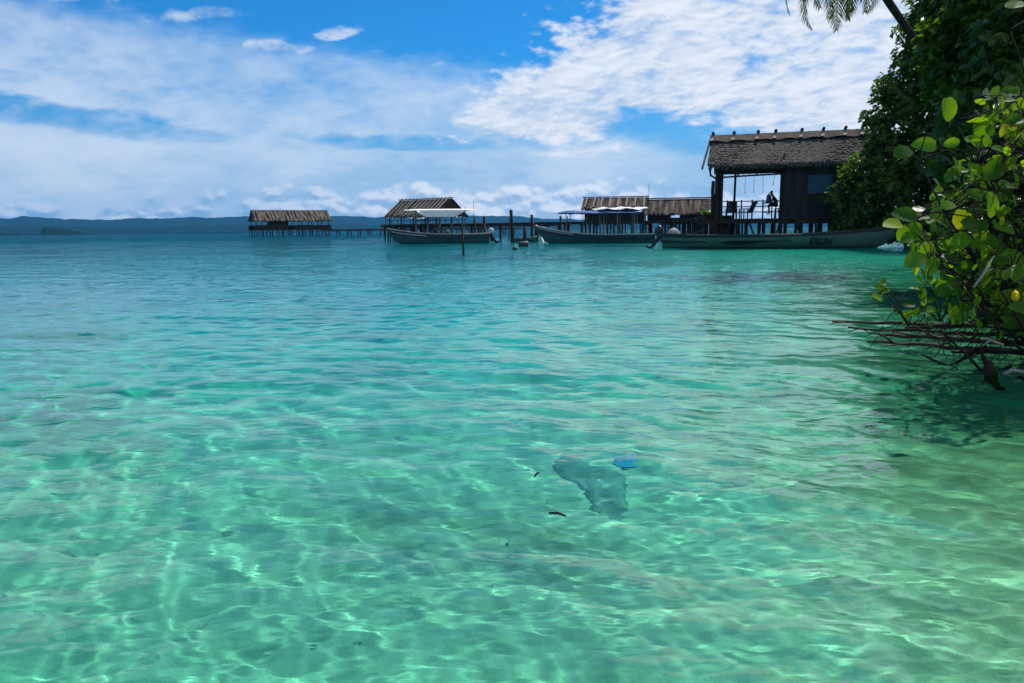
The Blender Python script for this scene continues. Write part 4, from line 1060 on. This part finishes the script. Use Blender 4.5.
tree('tall dark dense tree overhanging the bow of the lettered boat', tuple(Vector((at(940, 240, 50).x, 50, .6))),
     [lob(862, 205, 46.7, 23), lob(848, 226, 46.9, 17), lob(842, 195, 47, 14), lob(868, 172, 46.5, 22), lob(886, 90, 46, 14), lob(872, 118, 46, 11), lob(878, 226, 46.5, 18), lob(848, 212, 47, 13), lob(884, 178, 46, 30), lob(900, 215, 46, 24), lob(880, 145, 46, 16), lob(898, 130, 46, 24), lob(905, 98, 46, 20), lob(915, 62, 46, 22), lob(928, 28, 46, 26), lob(922, 160, 46, 40), lob(945, 95, 46, 40),
      lob(940, 215, 46, 32), lob(968, 40, 46, 45), lob(950, 0, 46, 36), lob(985, 120, 46, 45), lob(980, -45, 46, 50), lob(1020, -10, 46, 50), lob(1000, -110, 46, 60), lob(1050, -150, 46, 70), lob(1060, -40, 46, 60), lob(1080, 80, 45, 70), lob(1070, 180, 44, 60), lob(960, 178, 45, 36), lob(1010, 60, 47, 45), lob(925, 228, 47, 20), lob(955, 232, 47, 26), lob(990, 230, 45, 32), lob(1030, 225, 44, 40), lob(914, 236, 46.4, 13), lob(935, 238, 46, 15), lob(962, 240, 45.5, 18)],
     120, 8, .25, M['leaf_tree'], .34, gt, 5)
tree('nearer broadleaf tree with bigger leaves, filling the top right corner behind the large round leaves', tuple(Vector((at(1060, 230, 17).x, 17, .8))),
     [lob(985, 175, 16.5, 46), lob(1010, 110, 16, 50), lob(1035, 50, 16, 60), lob(1000, 235, 15, 44), lob(1040, 180, 15, 60), lob(1045, 265, 14, 46), lob(965, 232, 16.5, 26), lob(1060, -30, 17, 70), lob(1010, -70, 17, 60), lob(1070, -140, 17, 80), lob(985, -20, 18, 40), lob(1110, 60, 17, 90), lob(1130, -60, 17, 90), lob(985, 30, 17.5, 26), lob(975, 90, 17.5, 24), lob(1000, 282, 13.5, 30), lob(940, 42, 18, 22), lob(955, 60, 18, 26), lob(948, 84, 18, 18), lob(965, 125, 17.5, 24), lob(975, 270, 14, 22)],
     330, 7, .19, M['leaf_near'], .2, gt, 8)
# leaning coconut palm whose crown is above the top edge
def palm(label, base, crown):
    root = empty('coconut_palm', base); tag(root, label, 'palm'); base, crown = Vector(base), Vector(crown)
    mb = MB(); n = 16; pts = []
    for i in range(n + 1):
        q = i / n; p = base.lerp(crown, q); p.z += -.5 * math.sin(math.pi * q) ; pts.append(p)
    mb.tube(pts, [.15 - .05 * i / n + .012 * (i % 2) for i in range(n + 1)], 10, .03); part(mb, 'trunk', M['bark_dark'], root, True)
    rg = random.Random(4)
    for k_ in range(23):
        az_ = 2 * math.pi * k_ / 23 + rg.uniform(-.15, .15); lift = rg.choice((.75, .35, -.05, -.3)); Lf = rg.uniform(2.7, 3.5)
        hd_ = Vector((math.cos(az_), math.sin(az_), 0)); pts = []; p = crown.copy(); e = lift
        for i in range(15):
            pts.append(p.copy()); d_ = hd_ * math.cos(e) + Vector((0, 0, math.sin(e))); p = p + d_ * (Lf / 14); e -= .13 + .02 * rg.random()
        mb = MB(); mb.tube(pts, [.035 * (1 - .85 * i / 14) for i in range(15)], 5)
        for i in range(2, 15):
            t_ = (pts[min(14, i + 1)] - pts[i - 1]).normalized(); sdv = t_.cross(Vector((0, 0, 1)))
            if sdv.length < .05: sdv = Vector((-hd_.y, hd_.x, 0))
            sdv.normalize()
            for sub in (0, .25, .5, .75):
                pp_ = pts[i] if i == 14 else pts[i].lerp(pts[i + 1], sub)
                ln = .72 * math.sin(math.pi * min(.96, (i + sub) / 15 * .78 + .2)) * rg.uniform(.8, 1.1)
                for s_ in (1, -1):
                    d_ = (sdv * s_ * rg.uniform(.55, .8) + t_ * .55 + Vector((0, 0, -rg.uniform(.35, .9)))).normalized(); wv_ = t_ * .026
                    m1 = pp_ + d_ * ln * .5 + Vector((0, 0, .02)); e1 = pp_ + d_ * ln + Vector((0, 0, -.10 * ln))
                    mb.add([pp_ - wv_ * .6, pp_ + wv_ * .6, m1 + wv_, m1 - wv_, e1], [(0, 1, 2, 3), (3, 2, 4)])
        part(mb, 'frond', M['frond'], root)
    return root
cr = at(843, -67, 26)
palm('leaning coconut palm whose drooping frond tips hang into the top of the view', tuple(Vector((at(1075, 230, 27).x, 27, .9))), cr)

# ---------------- shrub with big round leaves hanging over the water
def round_leaf(mb, p, d_, nrm, R_, cup=.2):
    """one broad rounded blade with a raised midrib line and curled rim"""
    d_ = d_.normalized(); s_ = d_.cross(nrm).normalized(); n_ = s_.cross(d_)
    cen = p + d_ * R_ * .95; K = 12; rim = []; mid1 = []
    lob_ = random.uniform(.9, 1.1); twist = random.uniform(-.25, .25)
    for k_ in range(K):
        a = 2 * math.pi * k_ / K; x_ = -math.cos(a); y_ = math.sin(a)
        rr = R_ * (1 - .10 * max(0, -x_) * 0 + (.12 if k_ == K // 2 else 0)) * random.uniform(.965, 1.03)
        if k_ == 0: rr *= .86
        z_ = cup * R_ * (abs(y_) ** 1.5) * .9 - .16 * R_ * max(0, x_) ** 2 + twist * R_ * y_ * x_ * .6
        rim.append(cen + d_ * x_ * rr + s_ * y_ * rr * .70 * lob_ + n_ * z_)
        mid1.append(cen + d_ * x_ * rr * .52 + s_ * y_ * rr * .38 * lob_ + n_ * (z_ * .3 + .035 * R_ * math.cos(4 * a)))
    b = [cen] + mid1 + rim; fs = []
    for k_ in range(K):
        k2 = (k_ + 1) % K; fs += [(0, 1 + k_, 1 + k2), (1 + k_, 1 + K + k_, 1 + K + k2, 1 + k2)]
    mb.add(b, fs)
shrub_base = Vector((5.6, 7.3, .35))
shrub = empty('round_leaf_shrub', shrub_base); tag(shrub, 'shrub with large round bright green leaves leaning out over the water', 'shrub')
lv = MB(); stems = []
# explicit sprays: pixel of the leaf, pixel direction it points, radius in pixels
spec = [(948, 109, -80, 13), (966, 107, 60, 0), (925, 145, 178, 14), (903, 152, 195, 12), (952, 143, 20, 9), (993, 170, 215, 17), (905, 215, 170, 14), (893, 224, 185, 12), (915, 213, 20, 9), (990, 204, -80, 15), (952, 176, 215, 10), (915, 260, 200, 14), (926, 252, 70, 12), (932, 266, 250, 11), (946, 290, 200, 13), (965, 268, 30, 11), (985, 280, 80, 16), (1004, 296, 20, 14), (1016, 322, 190, 17), (1020, 308, 170, 14), (960, 318, 210, 10), (1010, 92, 175, 11), (1016, 4, 190, 12), (985, 243, 190, 14), (1005, 228, 170, 13), (970, 225, 160, 12), (940, 232, 170, 10), (948, 205, 190, 9), (1012, 258, 160, 15), (975, 195, 160, 10), (1008, 185, 170, 12), (1000, 150, 160, 10), (988, 130, 150, 9), (1015, 120, 190, 10), (960, 240, 200, 12), (909, 238, 200, 10), (916, 229, 150, 10), (903, 233, 240, 9), (922, 241, 20, 10), (913, 247, 290, 9)]
rs = random.Random(21)
ends = []
for (px, py, ang, rp) in spec:
    if rp == 0: continue
    D_ = rs.uniform(5.6, 6.6); p = at(px, py, D_); R_ = rp * D_ / FPX * .9
    a = R(ang); d_ = Vector((math.cos(a), rs.uniform(-.35, .1), math.sin(a))).normalized()
    nn = Vector((rs.uniform(-.3, .3), -rs.uniform(.5, 1.0), rs.uniform(.3, .9))).normalized()
    p0 = p - d_ * R_; round_leaf(lv, p0, d_, nn, R_, rs.uniform(.05, .3)); ends.append((p0, d_))
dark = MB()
for i in range(1500):
    D_ = rs.uniform(5.9, 7.6) if i % 3 == 0 else rs.uniform(6.5, 8.0); py = rs.uniform(95, 335); lo_ = 985 - 80 * math.exp(-((py - 240) / 75) ** 2) + (15 if py > 300 else 0)
    px = lo_ + (1090 - lo_) * rs.random() ** .8; p = at(px, py, D_); R_ = rs.uniform(.02, .055) if i % 8 else rs.uniform(.055, .09)
    a = rs.uniform(0, 6.28); d_ = Vector((-abs(math.cos(a)) * .8 + .2, rs.uniform(-.6, .3), math.sin(a) * .7)).normalized()
    nn = Vector((rs.uniform(-.6, .6), rs.uniform(-.9, .2), rs.uniform(.1, 1))).normalized()
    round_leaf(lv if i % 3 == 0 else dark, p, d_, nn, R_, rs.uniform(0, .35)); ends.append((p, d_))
for i in range(70):                                    # the part that leans on beyond the edge
    p = Vector((rs.uniform(5.0, 6.6), rs.uniform(5.2, 8.), rs.uniform(.8, 3.6))); d_ = Vector((rs.uniform(-1, .5), rs.uniform(-.6, .3), rs.uniform(-.5, .6))).normalized()
    round_leaf(lv, p, d_, Vector((rs.uniform(-.6, .6), rs.uniform(-.6, .6), 1)).normalized(), rs.uniform(.07, .13), .2); ends.append((p, d_))
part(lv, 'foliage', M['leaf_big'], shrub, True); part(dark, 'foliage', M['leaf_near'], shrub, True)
# stems: main stems first, then twigs from the nearest stem to the leaves
main = []
for (px, py, D_) in ((905, 222, 6.2), (930, 262, 6.1), (918, 160, 6.2), (955, 120, 6.3), (990, 180, 6.4), (960, 300, 6.1), (1015, 100, 6.6), (1010, 30, 6.8), (985, 230, 6.5), (940, 330, 6.0), (1000, 290, 6.2)):
    e = at(px, py, D_); mb = MB(); b0 = shrub_base + Vector((rs.uniform(-.3, .3), rs.uniform(-.3, .3), -.6)); pts = limb_path(b0, e, rs.uniform(-.12, .02), 9, .025); mb.tube(pts, [.028 * (1 - .8 * i / 9) for i in range(10)], 6, .05)
    main += pts[2:]; part(mb, 'stem', M['bark_dark'], shrub, True)
mb = MB()
for p, d_ in ends:
    q = min(main, key=lambda s_: (s_ - p).length + max(0, s_.z - p.z) * .8); mid_ = (p + q) / 2 + Vector((0, 0, .04)) - d_ * .05
    mb.tube([q, mid_, p], [.006, .004, .0025], 4, 0, False)
part(mb, 'twigs', M['bark_dark'], shrub, True)

# low sprigs growing at the water's edge
def sprig(label, px, py, D_, n, R0, seed):
    rs_ = random.Random(seed); base = at(px, py, D_); root = empty('leafy_sprig', (base.x, base.y, base.z)); tag(root, label, 'plant', 'leafy sprigs over the fallen branches')
    f = MB(); s = MB()
    for i in range(n):
        tip = base + Vector((rs_.uniform(-.28, .2), rs_.uniform(-.15, .15), rs_.uniform(.1, .42))); s.tube(limb_path(base, tip, .05, 4, .05), [.007, .006, .005, .004, .003], 4)
        for k_ in range(3):
            d_ = Vector((rs_.uniform(-1, .6), rs_.uniform(-.6, .3), rs_.uniform(-.2, .8))).normalized(); round_leaf(f, tip - Vector((0, 0, .05 * k_)), d_, Vector((rs_.uniform(-.4, .4), -.6, .7)).normalized(), R0 * rs_.uniform(.6, 1.1), .2)
    part(f, 'foliage', M['leaf_big'], root, True); part(s, 'stem', M['bark_dark'], root, True)
sprig('leafy sprig farthest out over the water above the fallen branches', 908, 326, 7.6, 5, .055, 1)
sprig('leafy sprig with small leaves in front of the dark shrub stems', 940, 322, 7.2, 6, .06, 2)
sprig('leafy sprig at the right edge just above the fallen branches', 985, 325, 6.7, 6, .065, 3)

# ---------------- fallen branches, twigs and stump in the shallows
gb = 'fallen branches lying over the shallows'
def fallen(label, a, b, r0, r1, mat, wob=.02, seed=0, side=2):
    rs_ = random.Random(seed); a, b = Vector(a), Vector(b); n = 12; pts = []
    for i in range(n + 1):
        q = i / n; p = a.lerp(b, q) + Vector((0, rs_.uniform(-1, 1) * wob, rs_.uniform(-1, 1) * wob * .5)); pts.append(p)
    r0 *= .72; mb = MB(); mb.tube(pts, [r0 + (r1 - r0) * i / n for i in range(n + 1)], 7, .16)
    for k_ in range(side):
        i = rs_.randint(3, n - 1); e = pts[i] + Vector((-rs_.uniform(.15, .5), rs_.uniform(-.25, .25), rs_.uniform(-.06, .16))); mb.tube(limb_path(pts[i], e, .05, 4, .05), [r0 * .4, r0 * .34, r0 * .27, r0 * .2, r0 * .12], 5)
    return single(mb, 'fallen_branch', mat, label, 'branch', gb, True)
E_ = lambda px, py, D_, z: Vector((*at(px, py, D_)[:2], z))
fallen('longest fallen branch, reaching farthest left over the water', E_(1040, 345, 7.6, .22), E_(832, 322, 9.7, .05), .045, .012, M['branch_red'], .02, 1)
fallen('thin fallen branch close beneath the longest one', E_(1040, 350, 7.4, .16), E_(848, 328, 9.2, .03), .035, .01, M['bark_dark'], .02, 2)
fallen('reddish fallen branch in the middle of the pile', E_(1040, 356, 7.1, .13), E_(880, 338, 8.4, .06), .045, .016, M['branch_red'], .018, 3)
fallen('lowest reddish fallen branch lying nearest the viewer', E_(1040, 364, 6.8, .1), E_(868, 343, 8.1, .03), .04, .012, M['branch_red'], .018, 4)
fallen('thick dark fallen branch behind the reddish ones', E_(1045, 340, 7.8, .25), E_(905, 331, 8.6, .1), .05, .02, M['bark_dark'], .025, 5)
fallen('short dark fallen branch at the right edge of the pile', E_(1045, 368, 6.7, .12), E_(950, 356, 7.2, .05), .035, .012, M['bark_dark'], .02, 6)
fallen('thin brown fallen branch crossing over the pile', E_(1030, 340, 7.2, .3), E_(925, 345, 7.3, .08), .022, .008, M['bark'], .03, 7, 6)
mb = MB(); pts = [at(985, 345, 6.9), at(966, 357, 6.85), at(950, 366, 6.8), at(935, 361, 6.85), at(921, 354, 6.9)]; mb.tube(pts, [.02, .017, .014, .011, .007], 6)
mb.tube([at(950, 366, 6.8), at(957, 378, 6.75), at(958, 388, 6.75)], [.009, .007, .005], 5); single(mb, 'crooked_twig', M['bark_dark'], 'crooked dark twig hooking down to the water below the fallen branches', 'twig', smooth=True)
mb = MB(); pts = [at(1024, 372, 6.3), at(1012, 370, 6.3), at(1000, 376, 6.35), at(990, 372, 6.4)]; mb.tube(pts, [.014, .014, .012, .008], 6); single(mb, 'dead_twig', M['twig_pale'], 'pale bent dead twig near the stump at the right edge', 'twig', smooth=True)
mb = MB(); pts = [at(1003, 345, 6.4), at(990, 340, 6.4), at(983, 346, 6.4)]; mb.tube(pts, [.012, .013, .008], 6); mb.tube([at(990, 340, 6.4), at(984, 338, 6.4)], [.009, .004], 5); single(mb, 'dead_twig', M['twig_pale'], 'short pale forked twig resting on the fallen branches', 'twig', smooth=True)
mb = MB(); pts = [at(974, 287, 5.7), at(984, 273, 5.7), at(994, 256, 5.72)]; mb.tube(pts, [.009, .009, .005], 6); mb.tube([at(984, 273, 5.7), at(993, 268, 5.68)], [.006, .003], 5); single(mb, 'dead_twig', M['twig_pale'], 'upright pale dead twig caught among the large round leaves', 'twig', smooth=True)
c = at(988, 384, 6.35); mb = MB(); mb.tube([(c.x + .05, c.y, -.5), (c.x + .03, c.y, -.1), (c.x + .02, c.y, .0), (c.x - .0, c.y, .06), (c.x - .03, c.y + .03, .13), (c.x - .06, c.y + .05, .2)], [.045, .042, .038, .03, .018, .006], 9, .2)
for k_ in range(5): mb.tube([(c.x, c.y, .1), (c.x + random.uniform(-.15, .15), c.y + random.uniform(-.1, .1), .02), (c.x + random.uniform(-.3, .3), c.y + random.uniform(-.2, .2), -.2)], [.022, .018, .01], 5)
single(mb, 'stump', M['bark_dark'], 'dark rotten stump standing in the water below the shrub', 'stump', smooth=True)
# tangle of bare roots under the shrub: too many to count
mb = MB()
for i in range(150):
    a = Vector((rs.uniform(4.0, 5.6), rs.uniform(6.3, 8.2), rs.uniform(.1, .6))); b = a + Vector((rs.uniform(-.6, .3), rs.uniform(-.3, .3), -rs.uniform(.1, .6))); mb.tube(limb_path(a, b, rs.uniform(-.2, .2), 5, .06), [.005, .005, .004, .003, .003, .002], 4, 0, False)
tg = mb.build('root_tangle', M['bark_dark'], None, True); tag(tg, 'tangle of thin bare roots and twigs under the shrub', 'roots', kind='stuff')

# ---------------- in the shallows
M['rock2'] = mat_basic('weedy_rock', (.40, .43, .27), (.26, .30, .18), .95, 9, bump=.6, bdist=.03)
rs = random.Random(2); mb = MB(); cx_, cy_ = .47, 4.28; zb = float(bed_z(np.array([cx_]), np.array([cy_]))[0])
nu, nv = 22, 12; vs = []
for i in range(nu):
    for j in range(nv):
        a = 2 * math.pi * i / nu; q = j / (nv - 1); r_ = math.sin(q * math.pi / 2 + .02)
        rad = 1 + .22 * math.sin(3 * a + 1) + .08 * math.sin(5 * a)
        vs.append((cx_ + (.17 * r_ * rad) * math.cos(a) + .10 * math.sin(a) * r_ * -1, cy_ + .50 * r_ * rad * math.sin(a), zb - .03 + .09 * math.cos(q * math.pi / 2) * (1 + .15 * rs.uniform(-1, 1))))
mb.add(vs, [(i * nv + j, i * nv + j + 1, ((i + 1) % nu) * nv + j + 1, ((i + 1) % nu) * nv + j) for i in range(nu) for j in range(nv - 1)])
rk = single(mb, 'rock', M['rock2'], 'dark weedy rock under the clear water left of the blue scrap', 'rock', smooth=True)
rk.cycles.is_caustics_receiver = True
c = Vector((.68, 4.55, float(bed_z(np.array([.68]), np.array([4.55]))[0]) + .03)); mb = MB()
mb.add([(c.x + x_, c.y + y_, c.z + z_) for x_, y_, z_ in ((-.05, .02, .0), (-.02, -.04, .01), (.04, -.03, .0), (.07, .03, -.01), (.02, .08, .01), (-.02, .07, -.01))] + [(c.x + x_, c.y + y_, c.z + z_ - .012) for x_, y_, z_ in ((-.05, .02, .0), (-.02, -.04, .01), (.04, -.03, .0), (.07, .03, -.01), (.02, .08, .01), (-.02, .07, -.01))],
       [(0, 1, 4, 5), (1, 2, 3, 4), (6, 11, 10, 7), (7, 10, 9, 8), (0, 6, 7, 1), (1, 7, 8, 2), (2, 8, 9, 3), (3, 9, 10, 4), (4, 10, 11, 5), (5, 11, 6, 0)])
single(mb, 'plastic_scrap', M['blue_plastic2'] if 'blue_plastic2' in M else mat_basic('blue_sheet', (.10, .40, .52), (.08, .34, .46), .5, 4), 'scrap of blue plastic lying under water beside the weedy rock', 'scrap').cycles.is_caustics_receiver = True
for (px, py, D_, yaw, ln, lab) in ((537, 486, 3.75, 1.0, .05, 'small dark twig floating upright-looking left of the submerged rock'), (557.5, 529, 3.2, -.35, .075, 'thin dark twig floating nearest the viewer in open water')):
    c = E_(px, py, D_, .018); d_ = Vector((math.cos(yaw), math.sin(yaw) * 1.6, 0)); mb = MB()
    mb.tube([c - d_ * ln * .5, c + Vector((0, .004, .006)), c + d_ * ln * .5], [.004, .006, .003], 6); single(mb, 'floating_twig', M['bark_dark'], lab, 'twig', 'twigs floating on the water', True)

# coral rubble and pebbles on the sand: too many to count
rg = np.random.default_rng(17); Vs, Fs = [], []; off_ = 0
for i in range(420):
    yy = 1.5 + 9. * rg.random() ** 1.3; xx = rg.uniform(-.75, .75) * yy
    if vnoise(np.array([xx * .6]), np.array([yy * .6]), 60)[0] < rg.uniform(-.45, .25): continue
    r_ = .007 + .03 * rg.random() ** 4; z0 = float(bed_z(np.array([xx]), np.array([yy]))[0])
    base = np.array([[1, 0, 0], [.5, .87, 0], [-.5, .87, 0], [-1, 0, 0], [-.5, -.87, 0], [.5, -.87, 0], [.5, .29, .55], [-.5, .29, .6], [0, -.58, .5]]) * rg.uniform(.7, 1.3, (9, 1)) * np.array([rg.uniform(.8, 2.2), 1, 1])
    a = rg.uniform(0, 6.28); c_, s_ = math.cos(a), math.sin(a); base = base @ np.array([[c_, s_, 0], [-s_, c_, 0], [0, 0, 1]])
    Vs.append(base * r_ + np.array([xx, yy, z0 - r_ * .12])); Fs.append(np.array([[0, 1, 6], [1, 2, 7], [1, 7, 6], [2, 3, 7], [3, 4, 8], [3, 8, 7], [4, 5, 8], [5, 0, 6], [5, 6, 8], [6, 7, 8]]) + off_); off_ += 9
rb = np_mesh('coral_rubble', np.concatenate(Vs), np.concatenate(Fs), mat_basic('coral_bits', (.50, .47, .33), (.30, .28, .19), .9, 6, bump=0), None, False)
tag(rb, 'bits of coral and pebbles scattered on the sandy bottom', 'rubble', kind='stuff'); rb.cycles.is_caustics_receiver = True
# ------------------------------------------------------------------ air
HAZE = True
if HAZE:
    m = bpy.data.materials.new('haze'); m.use_nodes = True; nt = m.node_tree; nt.nodes.clear()
    o_ = nt.nodes.new('ShaderNodeOutputMaterial'); pv_ = nt.nodes.new('ShaderNodeVolumePrincipled')
    pv_.inputs['Color'].default_value = (.09, .47, 1., 1); pv_.inputs['Density'].default_value = .00005; pv_.inputs['Anisotropy'].default_value = .2
    nt.links.new(pv_.outputs[0], o_.inputs['Volume']); m.cycles.homogeneous_volume = True
    mb = MB(); mb.box((0, 0, 205), (21000, 21000, 460)); hz = mb.build('haze', m); tag(hz, kind='stuff')
    hz.location.z = 0

# ------------------------------------------------------------------ render settings
vs = sc.view_settings
vs.view_transform = 'Standard'; vs.look = 'None'; vs.gamma = 1; vs.use_curve_mapping = False; vs.exposure = 0
cy = sc.cycles
cy.use_denoising = True
cy.max_bounces = 8; cy.diffuse_bounces = 3; cy.glossy_bounces = 3; cy.transmission_bounces = 6; cy.transparent_max_bounces = 12; cy.volume_bounces = 0
cy.caustics_reflective = False; cy.caustics_refractive = True; cy.sample_clamp_indirect = 6; cy.sample_clamp_direct = 0
cy.blur_glossy = .3
